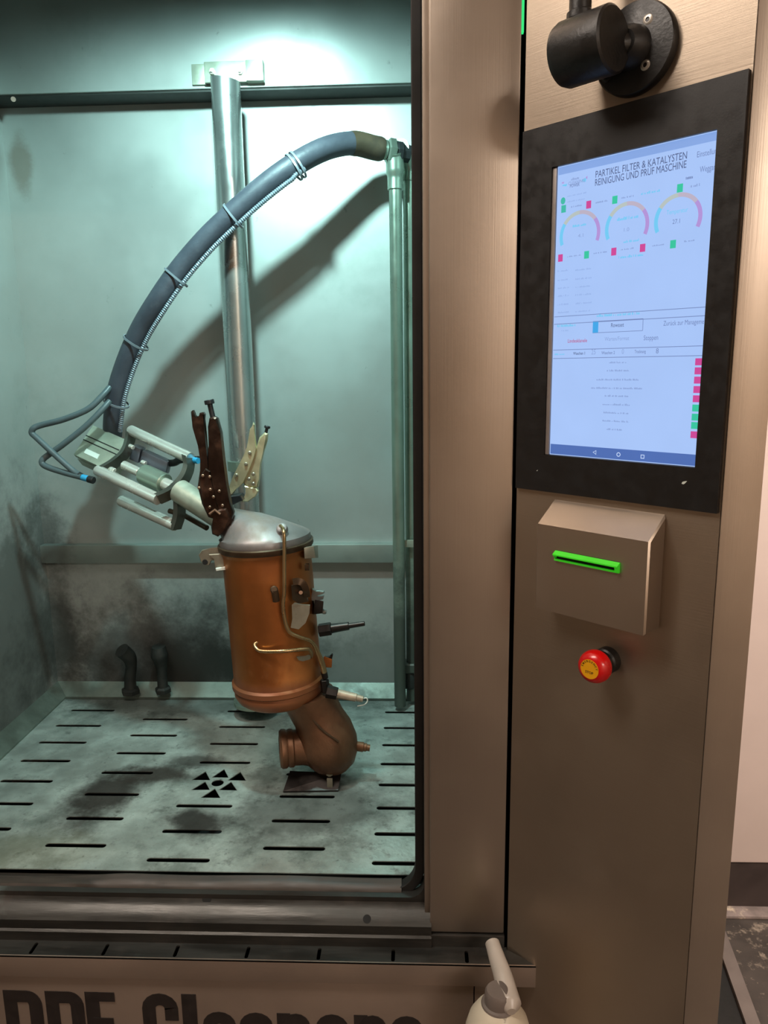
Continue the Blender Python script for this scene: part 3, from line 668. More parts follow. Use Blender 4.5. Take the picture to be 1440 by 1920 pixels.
# ------------------------------------------------------------------ particulate filter canister
YD = 1.365
ca, cb = P(498, 1013, YD), P(524, 1296, YD)
CA = (cb-ca).normalized(); CLN = (cb-ca).length
FIL = thing('particle_filter', 'heat-tinted brown metal filter canister with domed inlet and bent outlet', 'filter', (ca.x, YD, ZG))
def axp(py): return 498+26*(py-1013)/283
def fY(px, py, out=.0):
    s = P(px, py, YD); 
    # closest axis point
    t = (s-ca).dot(CA); q = ca+CA*t; dx = (s-q).length
    r = .0865+out
    return YD - math.sqrt(max(0., r*r-min(dx, r)**2))
def fP(px, py, out=0.): return P(px, py, fY(px, py, out))
R0 = .0865
bm = bmesh.new(); lathe(bm, ca, CA, [(R0-.004, .0), (R0+.001, .004), (R0+.001, .012), (R0-.0015, .016), (R0-.003, .020), (R0-.0035, .03), (R0-.003, CLN*.5), (R0-.002, CLN-.034), (R0+.0022, CLN-.030), (R0+.0022, CLN-.021), (R0-.0025, CLN-.017), (R0-.001, CLN-.012), (R0-.001, CLN-.006), (R0-.003, CLN-.002), (R0-.006, CLN+.004), (R0-.016, CLN+.012), (R0-.03, CLN+.016)], 56, cap0=True); build('canister_body', bm, M['can'], FIL)
# dome
dn = (P(470, 1012, YD)-P(425, 978, 1.345)).normalized()
secs = [(P(422, 974, 1.375), NX, .0265), (P(430, 979, 1.372), NX, .029), (P(440, 984, 1.369), NX*.85+CA*.15, .034), (P(455, 989, 1.367), NX*.6+CA*.4, .045), (P(470, 994, 1.365), NX*.38+CA*.62, .058), (P(482, 998, YD), NX*.2+CA*.8, .071), (P(491, 1004, YD)-CA*.004, NX*.08+CA*.92, .0795), (ca-CA*.010, NX*.02+CA*.98, .0842), (ca+CA*.0, CA, R0-.001), (ca+CA*.006, CA, R0-.003)]
bm = bmesh.new(); loft(bm, [(c, a.normalized(), r) for c, a, r in secs], 56); build('inlet_dome', bm, M['dome'], FIL)
bm = bmesh.new(); lathe(bm, ca, CA, [(R0-.0005, .0), (R0+.0025, .002), (R0+.0025, .009), (R0+.001, .012)], 56, False, False); build('clamp_ring', bm, M['tabd'], FIL)
# outlet
def OP(px, py): return P(px, py, 1.36)
secs = [(OP(572, 1298), V((.1, 0, -1)), .056), (OP(586, 1322), V((.25, 0, -1)), .050), (OP(598, 1345), V((.3, 0, -1)), .049), (OP(608, 1365), V((.25, 0, -1)), .054), (OP(614, 1386), V((.12, 0, -1)), .058), (OP(618, 1406), V((.05, 0, -1)), .056), (OP(620, 1424), V((0, 0, -1)), .048), (OP(621, 1438), V((0, 0, -1)), .034), (OP(621, 1446), V((0, 0, -1)), .015), (OP(621, 1448), V((0, 0, -1)), .003)]
bm = bmesh.new(); loft(bm, secs, 40)
oa, ob = OP(604, 1396), P(540, 1403, 1.345); OX = (ob-oa).normalized()
lathe(bm, oa, OX, [(.044, 0), (.040, .02), (.0345, .04), (.0335, (ob-oa).length-.006), (.0335, (ob-oa).length)], 36)
build('outlet_elbow', bm, M['elbow'], FIL)
bm = bmesh.new(); Lo = (ob-oa).length; lathe(bm, oa+OX*(Lo-.012), OX, [(.0335, 0), (.0365, .003), (.0365, .010), (.0345, .013), (.0375, .017), (.0375, .024), (.034, .028), (.024, .029), (.023, .015)], 36); build('outlet_flange', bm, M['elbow'], FIL)
bm = bmesh.new(); tube(bm, spline([OP(585, 1320)+V((0, -.045, 0)), OP(610, 1345)+V((0, -.052, 0)), OP(640, 1368)+V((0, -.05, 0))], 8), .0022, 8); build('weld_seam', bm, M['tabd'], FIL)
a = OP(668, 1399); b = OP(690, 1402); bm = bmesh.new(); dd = (b-a).normalized(); lathe(bm, a, dd, [(.0095, 0), (.0095, .014), (.008, .015), (.008, .020), (.0065, .021), (.0065, .027)], 16); build('stub', bm, M['elbow'], FIL)
# foot bracket under the outlet
zf = ZG+.001
q = [PZ(538, 1447, zf+.03), PZ(612, 1457, zf+.03), PZ(634, 1482, zf), PZ(528, 1488, zf)]
bm = bmesh.new(); f = PZ(531, 1486, zf); g = PZ(634, 1484, zf)
h0 = PZ(544, 1448, zf+.018); h1 = PZ(640, 1452, zf+.018)
prism(bm, [f, g, h1, h0], (0, 0, .003)); build('foot_bracket', bm, M['sens'], FIL, smooth=False)
c = PZ(618, 1470, zf+.012); bm = bmesh.new(); box(bm, (c.x-.005, c.y-.002, c.z-.012), (c.x+.006, c.y+.002, c.z+.012), .001); cyl(bm, c+V((0, .004, .02)), OP(617, 1432), .007, 10); build('foot_stud', bm, M['tab'], FIL)
# sensors
def sensor(a, b, prof, parts_m):
    a, b = V(a), V(b); dd = (b-a).normalized(); L = (b-a).length; out = None
    for nm, (f0, f1, r0, r1, n), m in zip(('hex_nut', 'sensor_body', 'sensor_tip'), prof, parts_m):
        bm = bmesh.new(); cyl(bm, a+dd*L*f0, a+dd*L*f1, r0, n, r1, bev=.001)
        build(nm, bm, M[m], FIL)
sensor(P(598, 1182, 1.352), P(684, 1169, 1.352), ((0, .27, .0125, .0125, 6), (.27, .66, .0092, .0078, 16), (.64, 1, .0052, .0046, 14)), ('sens', 'sens', 'sens'))
sensor(P(612, 1296, 1.33), P(681, 1311, 1.33), ((0, .30, .0125, .0115, 6), (.28, .82, .0088, .0078, 18), (.8, 1, .0066, .0058, 14)), ('sens', 'ceram', 'ceram'))
bm = bmesh.new(); tube(bm, bent([(680, 1310, 1.33), (687, 1309, 1.33), (689, 1315, 1.33), (683, 1321, 1.33), (670, 1324, 1.33)]), .0012, 8); build('wire_tail', bm, M['wire'], FIL)
# thin pressure pipes
pts = [P(526, 986, fY(526, 1010)+.018), P(531, 993, fY(531, 1010)+.002), fP(533, 1008, .006), fP(533, 1060, .006), fP(533, 1108, .006), fP(531, 1135, .006), fP(534, 1162, .007), fP(542, 1184, .008), fP(560, 1194, .009), fP(580, 1201, .012), fP(590, 1211, .014), fP(598, 1228, .016), fP(604, 1244, .018), fP(608, 1260, .018)]
pp = spline(pts, 6); bm = bmesh.new(); tube(bm, pp, [.0034]*(len(pp)-18)+[.0036+.0018*min(1, i/8) for i in range(18)], 12); build('pressure_pipe', bm, M['thin'], FIL)
pts = [fP(486, 1203, -.002), fP(478, 1208, .004), fP(481, 1216, .008), fP(492, 1221, .009), fP(530, 1221, .009), fP(570, 1217, .010), fP(580, 1218, .010), fP(584, 1226, .006), fP(582, 1232, .0)]
bm = bmesh.new(); tube(bm, spline(pts, 6), .0034, 12); build('pressure_pipe', bm, M['thin'], FIL)
a = P(607, 1258, fY(600, 1258)); bm = bmesh.new(); cyl(bm, a, P(610, 1272, a.y), .0062, 12, bev=.001); cyl(bm, P(608, 1274, a.y), P(611, 1298, a.y), .0085, 6, bev=.001); build('pipe_fitting', bm, M['sens'], FIL)
bm = bmesh.new(); q = P(527, 987, fY(527, 1012)+.020); lathe(bm, q+V((0, .010, -.008)), V((0, -.75, .65)), [(.011, 0), (.009, .008), (.005, .010)], 20); build('pipe_boss', bm, M['dome'], FIL)
# tabs and brackets
def tabplate(name, pts, Y, th, m, hole=None, bev=.0008):
    bm = bmesh.new(); prism(bm, [P(x, y, Y) for x, y in pts], (0, th, 0), bev); o = build(name, bm, M[m], FIL)
    if hole:
        c = P(hole[0], hole[1], Y); bm = bmesh.new(); cyl(bm, c+V((0, -.0006, 0)), c+V((0, .001, 0)), hole[2], 16); build('hole_rim', bm, M['pit'] if len(hole) < 4 else M[hole[3]], o)
    return o
o = tabplate('mounting_lug', [(372, 1041), (378, 1032), (395, 1028), (420, 1026), (420, 1050), (395, 1050), (392, 1060), (385, 1060), (377, 1054)], 1.335, .006, 'tab', (384.5, 1054, .0052))
tabplate('mounting_lug', [(391, 1040), (420, 1038), (422, 1068), (404, 1071), (402, 1048)], 1.325, .006, 'tab')
tabplate('mounting_lug', [(404, 1066), (422, 1063), (422, 1069), (405, 1071)], 1.318, .006, 'label')
bm = bmesh.new(); hexa(bm, [P(571, 1048, 1.30), P(592, 1046, 1.31), P(597, 1046, 1.35), P(575, 1047, 1.34), P(570, 1027, 1.30), P(588, 1024, 1.31), P(596, 1022, 1.35), P(575, 1025, 1.34)], .001); build('mounting_lug', bm, M['tab'], FIL)
bm = bmesh.new(); strip(bm, spline([fP(549, 1091, .004), fP(560, 1090, .010), fP(569, 1095, .014), fP(574, 1108, .014), fP(575, 1120, .008)], 5), .012, fP(560, 1100, .02)-fP(560, 1100, 0), .002); build('clip', bm, M['tabd'], FIL)
bm = bmesh.new(); prism(bm, [fP(x, y, .006) for x, y in ((546, 1098), (562, 1096), (572, 1112), (578, 1128), (560, 1132), (548, 1124))], (0, .006, 0)); build('clip', bm, M['tabd'], FIL)
bm = bmesh.new(); cyl(bm, fP(564, 1111, .004), fP(564, 1111, .013), .0035, 12); build('bolt', bm, M['rivet'], FIL)
bm = bmesh.new(); prism(bm, [fP(x, y, o_) for x, y, o_ in ((547, 1135, .006), (552, 1131, .010), (566, 1134, .016), (581, 1135, .022), (580, 1150, .024), (573, 1168, .022), (560, 1180, .014), (545, 1177, .006), (548, 1160, .006))], (0, .004, 0)); build('heat_tab', bm, M['tab'], FIL)
bm = bmesh.new(); prism(bm, [P(x, y, 1.345) for x, y in ((586, 1104), (592, 1110), (607, 1109), (608, 1113), (594, 1116), (593, 1120), (608, 1117), (606, 1124), (590, 1128), (582, 1126))], (0, .008, 0), .001); build('spring_clip', bm, M['galv'], FIL)
bm = bmesh.new(); hexa(bm, [P(x, y, Y) for Y in (1.33, 1.36) for x, y in ((588, 1152), (605, 1150), (607, 1127), (590, 1124))], .002); build('dark_lug', bm, M['sens'], FIL)
bm = bmesh.new(); cyl(bm, P(604, 1147, 1.345), P(612, 1146.5, 1.345), .0048, 14, bev=.0015); build('bolt', bm, M['galv'], FIL)
bm = bmesh.new(); hexa(bm, [P(x, y, Y) for Y in (1.345, 1.36) for x, y in ((606, 1251), (622, 1252), (623, 1236), (607, 1230))], .0015); build('dark_lug', bm, M['can'], FIL)
bm = bmesh.new(); prism(bm, [P(x, y, 1.35) for x, y in ((608, 1232), (618, 1233), (622, 1227), (624, 1229), (622, 1238), (608, 1240))], (0, .008, 0), .0008); build('spring_clip', bm, M['sens'], FIL)
bm = bmesh.new(); lathe(bm, fP(514, 1106, -.002), fP(514, 1106, .01)-fP(514, 1106, 0), [(.007, 0), (.007, .008), (.005, .010)], 16); cyl(bm, fP(515, 1106, .003), fP(518, 1127, .001), .0065, 12); build('stud', bm, M['tabd'], FIL)
bm = bmesh.new(); prism(bm, [fP(x, y, .005) for x, y in ((556, 1232), (572, 1231), (583, 1228), (582, 1236), (568, 1240), (560, 1238))], (0, .004, 0)); build('clip', bm, M['tab'], FIL)
bm = bmesh.new(); obox(bm, fP(576, 1063, .0), V((.004, 0, 0)), V((0, .004, 0)), V((0, 0, .006)), .001); build('stud', bm, M['tabd'], FIL)

# ------------------------------------------------------------------ locking pliers
def poly_part(name, pts, Y, th, m, parent, bev=.0015):
    bm = bmesh.new(); prism(bm, [P(x, y, Y) for x, y in pts], (0, th, 0), bev); return build(name, bm, M[m], parent)
def rivets(lst, Y, m, parent, r=.0028):
    for x, y in lst:
        c = P(x, y, Y); bm = bmesh.new(); lathe(bm, c+V((0, .002, 0)), (0, -1, 0), [(r, 0), (r, .002), (r*.6, .0032)], 12); build('rivet', bm, M[m], parent)
Y1 = 1.325
PD = thing('locking_pliers', 'dark brown rusty locking pliers gripping the nozzle joint, nearer the clamp bars', 'pliers', P(412, 1004, Y1), 'locking pliers')
poly_part('fixed_handle', [(392, 784), (400, 781), (406, 784), (413, 812), (418, 860), (424, 908), (431, 945), (437, 962), (432, 985), (420, 990), (404, 962), (396, 930), (391, 892), (388, 858), (391, 828), (389, 800)], Y1, .018, 'plierd', PD, .003)
poly_part('lever_handle', [(357, 772), (361, 769), (364, 776), (368, 793), (374, 774), (380, 773), (383, 777), (380, 800), (387, 848), (391, 888), (398, 940), (402, 962), (388, 966), (378, 945), (370, 912), (375, 882), (378, 864), (371, 836), (361, 802)], Y1+.002, .014, 'plierd', PD, .0025)
poly_part('body', [(372, 896), (385, 878), (394, 884), (400, 930), (410, 955), (404, 975), (390, 970), (380, 948)], Y1-.002, .02, 'plierd', PD, .002)
poly_part('jaw', [(398, 958), (424, 953), (433, 972), (422, 996), (408, 1007), (397, 1002), (395, 988), (402, 976)], Y1-.003, .022, 'plierd', PD, .003)
sa, sb = P(393.5, 758, Y1+.008), P(400, 786, Y1+.008)
bm = bmesh.new(); cyl(bm, sa, sb, .0048, 14); build('adjusting_screw', bm, M['dark'], PD)
dd = (sa-sb).normalized(); bm = bmesh.new(); cyl(bm, sa, sa+dd*.008, .0088, 16, bev=.001); build('screw_head', bm, M['dark'], PD)
rivets([(380, 892), (393, 894), (373, 915), (394, 918), (411, 921), (400, 932), (393, 951), (417, 948)], Y1-.004, 'rivet', PD)
bm = bmesh.new(); tube(bm, [P(393, 964, Y1-.006), P(403, 956, Y1-.006), P(413, 964, Y1-.006)], .0026, 8); build('spring', bm, M['rivet'], PD)
Y2 = 1.41
PS = thing('locking_pliers', 'pale nickel locking pliers with an open jaw, behind the filter dome', 'pliers', P(458, 940, Y2), 'locking pliers')
poly_part('lever_handle', [(474, 792), (477, 796), (477, 832), (481, 842), (475, 860), (466, 882), (456, 906), (450, 911), (440, 917), (437, 926), (428, 931), (426, 926), (430, 911), (437, 893), (445, 877), (458, 855), (463, 838), (468, 804), (471, 805)], Y2-.004, .010, 'pliers', PS)
poly_part('fixed_handle', [(496, 811), (501, 814), (500, 826), (493, 848), (487, 872), (485, 900), (483, 914), (470, 915), (459, 911), (455, 905), (464, 885), (470, 865), (480, 841), (486, 820)], Y2, .016, 'pliers', PS, .003)
poly_part('jaw', [(458, 911), (480, 916), (484, 921), (479, 931), (465, 941), (452, 941), (457, 934), (462, 925)], Y2-.002, .012, 'pliers', PS)
rivets([(468, 849), (461, 870), (443, 891), (475, 889), (467, 898), (475, 907)], Y2-.006, 'tab', PS, .0034)
sa, sb = P(500.5, 803, Y2+.008), P(498, 814, Y2+.008); bm = bmesh.new(); cyl(bm, sb, sa, .003, 12); build('adjusting_screw', bm, M['dark'], PS)
bm = bmesh.new(); cyl(bm, sa, sa+(sa-sb).normalized()*.005, .0058, 14, bev=.001); build('screw_head', bm, M['dark'], PS)
poly_part('grip_plate', [(428, 931), (450, 928), (455, 938), (440, 945), (430, 950), (426, 940)], Y2-.02, .03, 'dark', PS)

# ------------------------------------------------------------------ sooty fittings at the back of the chamber floor
def fitting(pts, rs, lb):
    t = thing('drain_fitting', lb, 'fitting', P(*pts[0]), 'sooty fittings on the rim')
    q = spline([P(*p) for p in pts], 5); r = []
    for i in range(len(q)):
        f = i/(len(q)-1)*(len(rs)-1); j = min(int(f), len(rs)-2); r.append(rs[j]+(rs[j+1]-rs[j])*(f-j))
    bm = bmesh.new(); tube(bm, q, r, 16); build('pipe_stub', bm, M['sooty'], t)
    bm = bmesh.new(); lathe(bm, q[0], (q[3]-q[0]), [(rs[0]*1.5, -.002), (rs[0]*1.5, .008), (rs[0]*1.1, .012)], 6); build('hex_base', bm, M['sooty'], t)
fitting([(245, 1298, 1.715), (244, 1270, 1.715), (246, 1250, 1.713), (242, 1232, 1.705), (228, 1219, 1.69)], [.015, .0135, .013, .017, .018], 'left sooty elbow fitting at the back of the chamber rim')
fitting([(306, 1296, 1.715), (304, 1268, 1.715), (303, 1248, 1.715), (299, 1228, 1.712), (297, 1212, 1.71)], [.013, .012, .014, .021, .016], 'right sooty upright fitting at the back of the chamber rim')

# ------------------------------------------------------------------ touch monitor on the angled panel
MON = thing('touch_monitor', 'black framed upright touch screen showing a bright blue-white control page', 'monitor', pan(.135, 1.44))
U0, U1, Z0, Z1 = .004, PW-.002, 1.440, 1.8785
s0, s1, sz0, sz1 = .0545, .2418, 1.489, 1.829
plate2d('bezel', [[(U0, Z0), (U1, Z0), (U1, Z1), (U0, Z1)], [(s0-.007, sz0-.0015), (s1+.001, sz0-.0015), (s1+.001, sz1+.001), (s0-.007, sz1+.001)]], .005, MP(0, 0, .0026).copy() if False else Matrix(((EU.x, 0, EN.x, pan(0, 0, .0027).x), (EU.y, 0, EN.y, pan(0, 0, .0027).y), (0, 1, 0, 0), (0, 0, 0, 1))), M['bezel'], MON)
def pbox(bm, u0, u1, z0, z1, o0, o1, bev=0.):
    return hexa(bm, [pan(u0, z0, o0), pan(u1, z0, o0), pan(u1, z0, o1), pan(u0, z0, o1), pan(u0, z1, o0), pan(u1, z1, o0), pan(u1, z1, o1), pan(u0, z1, o1)], bev)
bm = bmesh.new(); pbox(bm, s0-.007, s0-.0015, sz0-.0012, sz1+.0005, .0005, .0032, .0004); build('bevel_strip', bm, M['bev'], MON)
bm = bmesh.new(); pbox(bm, s0-.0012, s1+.001, sz0-.001, sz1+.001, .0002, .0010); SCR = build('screen', bm, emis('screen_white', (166, 196, 247), 1.), MON)
OFF = .0014
SC = {k: emis('screen_'+k, c, 1.) for k, c in dict(ink=(76, 90, 132), grey=(138, 162, 212), faint=(150, 178, 230), cyan=(112, 200, 242), teal=(60, 184, 166), green=(48, 196, 158), pink=(204, 70, 150), red=(180, 92, 140), yellow=(180, 192, 190), orange=(186, 176, 196), mag=(176, 146, 214), bar=(132, 166, 226), nav=(74, 108, 178), icon=(196, 216, 250), line=(112, 132, 182), btn=(60, 166, 232)).items()}
def flat(name, loops, m, off=OFF):
    bm = bmesh.new()
    for lp in loops: bm.faces.new([bm.verts.new(pan(u, z, off)) for u, z in lp])
    me = bpy.data.meshes.new(name); bm.to_mesh(me); bm.free()
    return link(name, me, SC[m], SCR, False)
def rect(name, u0, z0, u1, z1, m, off=OFF): return flat(name, [[(u0, z0), (u1, z0), (u1, z1), (u0, z1)]], m, off)
def clampu(u): return min(max(u, s0), s1)
def text(s, pl, pr, m, cap=None, bold=0., off=OFF+.0002):
    (ua, za), (ub, zb) = PU(*pl), PU(*pr); me = text_mesh(s, bold)
    xs = [v.co.x for v in me.vertices]; x0, x1 = min(xs), max(xs)
    sx = (ub-ua)/(x1-x0); sy = cap/.70 if cap else sx*1.05; z = (za+zb)/2
    me.transform(Matrix.Diagonal((sx, sy, 1, 1)) @ Matrix.Translation((-x0, 0, 0)))
    me.transform(MP(ua, z, off))
    return link('lettering', me, SC[m], SCR, False)
def dashes(x0, y0, x1, y1, m, hh=.0017):
    """a line of print too small to read"""
    (ua, za), (ub, zb) = PU(x0, y0), PU(x1, y1); z = (za+zb)/2; u = ua; lp = []
    while u < ub-.0008:
        wd = random.uniform(.0006, .0016); h2 = hh*random.uniform(.45, 1)
        lp.append([(u, z), (min(u+wd, ub), z), (min(u+wd, ub), z+h2), (u, z+h2)]); u += wd+random.choice((.0003, .0004, .0004, .0016))
    return flat('small_print', lp, m)
rect('title_bar', s0, sz1-.0085, s1, sz1, 'bar')
text('PARTIKEL FILTER & KATALYSTEN', (1118, 332), (1289, 300), 'ink', .0074, 0.)
text('REINIGUNG UND PRÜF MASCHINE', (1117, 348), (1288, 316), 'ink', .0074, 0.)
text('Einstellun', (1308, 297), (1345, 287), 'line', .0058)
text('Weggan', (1313, 325), (1343, 317), 'line', .0058)
text('CLEANING', (1067, 347), (1098, 342), 'grey', .0036, .015); text('POWER', (1070, 352), (1088, 349), 'line', .0036, .015); dashes(1072, 339, 1087, 336, 'grey', .003)
for (x, y, dx, dy, m) in ((1055, 349, 10, 4, 'cyan'), (1092, 340, 9, 7, 'cyan'), (1099, 335, 4, 5, 'mag'), (1054, 344, 5, 3, 'mag')):
    flat('logo_wing', [[PU(x, y), PU(x+dx*.8, y+dy*.2), PU(x+dx, y-dy), PU(x+dx*.2, y-dy*.5)]], m)
dashes(1287, 337, 1300, 335, 'line', .0028); dashes(1296, 352, 1313, 349, 'grey', .0028)
dashes(1065, 370, 1101, 362, 'faint'); dashes(1065, 380, 1098, 374, 'faint'); dashes(1072, 390, 1092, 386, 'grey', .002); dashes(1118, 383, 1140, 377, 'grey', .002); dashes(1166, 374, 1190, 368, 'grey', .002); dashes(1203, 367, 1240, 358, 'cyan', .0028)
def sq(x, y, m, hu=.0032, hz=.0042):
    u, z = PU(x, y); a, b = clampu(u-hu), clampu(u+hu); rect('status_square', a, z-hz, b, z+hz, m)
for x, y, m in ((1276, 353, 'green'), (1154, 375, 'green'), (1105, 384, 'pink'), (1058, 392, 'teal'), (1052, 484, 'pink'), (1101, 478, 'green'), (1152, 472, 'pink'), (1206, 465, 'pink'), (1263, 458, 'green')): sq(x, y, m)
u, z = PU(1057, 377); flat('status_dot', [[(clampu(u+.0032*math.cos(i*math.pi/8)), z+.004*math.sin(i*math.pi/8)) for i in range(16)]], 'teal')
def gauge(l, t, r):
    (ul, zl), (ut, zt), (ur, zr) = PU(*l), PU(*t), PU(*r); ul = max(ul, s0+.003); cu_ = (ul+ur)/2; rr = (ur-ul)/2; cz = zt-rr*1.02; wd = .0022
    ab = -math.degrees(math.asin(min(.95, max(0, (cz-(zl+zr)/2)/rr))))
    for a0, a1, m in ((180-ab, 145, 'cyan'), (145, 92, 'yellow'), (92, 38, 'orange'), (38, ab, 'mag')):
        k = 10; o_, i_ = [], []
        for j in range(k+1):
            t_ = math.radians(a0+(a1-a0)*j/k); o_.append((cu_+(rr+wd)*math.cos(t_), cz+(rr+wd)*math.sin(t_))); i_.append((cu_+(rr-wd)*math.cos(t_), cz+(rr-wd)*math.sin(t_)))
        flat('gauge_arc', [[o_[j], o_[j+1], i_[j+1], i_[j]] for j in range(k)], m)
gauge((1053, 460), (1091, 397), (1123, 451)); gauge((1138, 449), (1178, 381), (1214, 439)); gauge((1230, 436), (1273, 365), (1313, 425))
text('Temperatur', (1251, 404), (1291, 396), 'cyan', .0046); text('27.1', (1262, 421), (1276, 418), 'line', .0046)
text('1.0', (1171, 435), (1181, 433), 'grey', .004); text('4.1', (1085, 446), (1095, 444), 'grey', .004)
dashes(1075, 428, 1103, 421, 'cyan', .003); dashes(1158, 416, 1199, 407, 'cyan', .0036); dashes(1170, 457, 1200, 451, 'cyan', .003); dashes(1161, 486, 1207, 479, 'cyan', .003)
for a, b, y0, y1 in ((1065, 1091, 483, 479), (1114, 1140, 477, 473), (1165, 1192, 470, 466), (1224, 1246, 463, 459), (1284, 1305, 455, 451)): dashes(a, y0, b, y1, 'grey')
for y in (508, 525, 540, 555, 571, 586): dashes(1047, y+2, 1068, y, 'faint', .002); dashes(1080, y, 1110, y-3, 'faint', .002)
def pline(x0, y0, x1, y1, th=.00035):
    (ua, za), (ub, zb) = PU(x0, y0), PU(x1, y1); z = (za+zb)/2; rect('rule', s0, z-th, s1, z+th, 'line')
for l in ((1043, 593, 1325, 577), (1043, 608, 1323, 592), (1040, 656, 1319, 649), (1039, 672, 1317, 667)): pline(*l)
dashes(1120, 594, 1200, 590, 'cyan', .003); dashes(1046, 614, 1080, 611, 'cyan', .003); dashes(1054, 622, 1068, 620, 'faint', .002)
ua, za = PU(1113, 603); ub, zb = PU(1206, 620)
for r in ((ua, za-.0003, ub, za+.0003), (ua, zb-.0003, ub, zb+.0003), (ub-.0003, zb, ub+.0003, za)): rect('button_outline', *r, 'line')
rect('button_mark', ua, zb, PU(1123, 611)[0], za, 'btn')
text('Rowsset', (1147, 614), (1171, 612), 'ink', .0046); text('Zurück zur Manageme', (1245, 611), (1321, 607), 'line', .0052)
text('Lindesklanele', (1066, 643), (1102, 641), 'red', .0042, .01); text('Warten/Format', (1135, 640), (1181, 637), 'grey', .0046); text('Stoppen', (1208, 639), (1235, 636), 'line', .0054)
text('Waschen 1', (1076, 666), (1098, 664), 'ink', .0034, .01); text('25', (1110, 665), (1118, 664), 'grey', .006); text('Waschen 2', (1129, 665), (1154, 663), 'line', .0034, .01); text('0', (1167, 664), (1171, 663), 'grey', .0056); text('Trocknung', (1191, 663), (1212, 661), 'line', .0036, .01); text('8', (1231, 663), (1236, 662), 'line', .0056)
dashes(1041, 667, 1062, 664, 'cyan', .002)
for a, b, y in ((550, 650, 420), (537, 662, 466), (478, 715, 517), (448, 745, 565), (525, 662, 609), (512, 665, 657), (518, 660, 704), (512, 657, 750), (535, 620, 797)): dashes(960+a/3, 541+y/3, 960+b/3, 541+y/3, 'grey', .0022)
for i, (x, y) in enumerate(((1056, 415), (1052, 466), (1048, 518), (1044, 571), (1040, 623), (1035, 675), (1031, 726), (1027, 773), (1024, 825))):
    u, z = PU(960+x/3, 540+y/3); rect('status_square', s1-.0078, z-.0037, s1-.0002, z+.0037, 'green' if i in (5, 6, 7) else 'pink')
zn = PU(1168, 842)[1]; rect('navigation_bar', s0, sz0, s1, zn, 'nav')
def ringshape(pts_o, pts_i, m): flat('icon', [[pts_o[j], pts_o[(j+1) % len(pts_o)], pts_i[(j+1) % len(pts_i)], pts_i[j]] for j in range(len(pts_o))], m, OFF+.0003)
def ngon(x, y, r, k, ph):
    u, z = PU(x, y); f = lambda q: [(u+q*math.cos(ph+2*math.pi*i/k), z+q*math.sin(ph+2*math.pi*i/k)) for i in range(k)]
    ringshape(f(r), f(r*.66), 'icon')
ngon(1117, 848, .0032, 3, math.pi); ngon(1161, 852, .0026, 16, 0); ngon(1206, 856, .0032, 4, math.pi/4)
u, z = PU(1283, 905, .0055); bm = bmesh.new(); prism(bm, [pan(u+a*.001, z+b*.001, .0052) for a, b in ((-3, -1.4), (-1, -2), (.5, -1), (3, 2), (1, 1.8), (-2, .8))], EN*.0003); build('paint_chip', bm, M['label'], MON, smooth=False)
u, z = PU(1007, 882, .0055); bm = bmesh.new(); prism(bm, [pan(u+a*.001, z+b*.001, .0052) for a, b in ((-1, -.4), (0, -1), (1.2, 1), (.4, .4))], EN*.0003); build('paint_chip', bm, M['label'], MON, smooth=False)

# ------------------------------------------------------------------ reader box with green slot
RB_ = thing('ticket_reader', 'small stainless steel box with a green slot below the monitor', 'reader', pan(.135, 1.294))
bu0, bu1, bz0, bz1, bd = .0605, .2115, 1.2945, 1.4305, .036
bzf = 1.4045
bm = bmesh.new()
prism(bm, [pan(bu0, bz0, 0), pan(bu0, bz0, bd), pan(bu0, bzf, bd), pan(bu0, bz1, .0)], EU*(bu1-bu0), .002); build('box', bm, M['boxsteel'], RB_)
ga, gz = PU(1042, 1031, bd); gb, _ = PU(1163, 1056, bd); gzb = PU(1160, 1074, bd)[1]
bm = bmesh.new(); pbox(bm, ga, gb, gzb, gz, bd-.001, bd+.0006); build('slot', bm, M['pit'], RB_)
bm = bmesh.new()
prism(bm, [pan(ga, gz, bd), pan(ga, gz-.004, bd+.007), pan(ga, gz-.0055, bd+.007), pan(ga, gz-.0035, bd)], EU*(gb-ga))
prism(bm, [pan(gb-.004, gz-.002, bd), pan(gb-.004, gz-.0045, bd+.0065), pan(gb-.004, gzb+.001, bd+.005), pan(gb-.004, gzb, bd)], EU*.004)
prism(bm, [pan(ga, gz-.002, bd), pan(ga, gz-.0045, bd+.0065), pan(ga, gzb+.004, bd+.004), pan(ga, gzb+.003, bd)], EU*.002)
pbox(bm, ga, gb, gzb, gzb+.0022, bd, bd+.003)
build('slot_bezel', bm, M['green'], RB_, label='bright green plastic slot surround')

# ------------------------------------------------------------------ emergency stop
eu_, ez_ = PU(1105, 1255, .045); EC = pan(eu_, ez_, 0)
ES = thing('emergency_stop', 'red mushroom emergency stop button with a yellow disc, under the ticket box', 'button', EC)
bm = bmesh.new(); lathe(bm, EC, EN, [(.0165, 0), (.0165, .012), (.0145, .014), (.0135, .026)], 32); build('collar', bm, M['black'], ES)
bm = bmesh.new(); lathe(bm, EC, EN, [(.014, .024), (.0195, .026), (.0205, .030), (.0200, .036), (.0180, .041), (.0140, .0440), (.0125, .0445)], 40); build('mushroom', bm, M['red'], ES)
bm = bmesh.new(); lathe(bm, EC, EN, [(.0122, .0440), (.0122, .0449)], 32); DSC = build('yellow_disc', bm, M['yellow'], ES)
me = text_mesh('STOP', .02); xs = [v.co.x for v in me.vertices]; k = .011/(max(xs)-min(xs)); me.transform(Matrix.Diagonal((k, k*.95, 1, 1)) @ Matrix.Translation((-max(xs)/2, 0, 0))); me.transform(MP(eu_, ez_-.0055, .0451)); link('lettering', me, M['ink'], DSC, False)
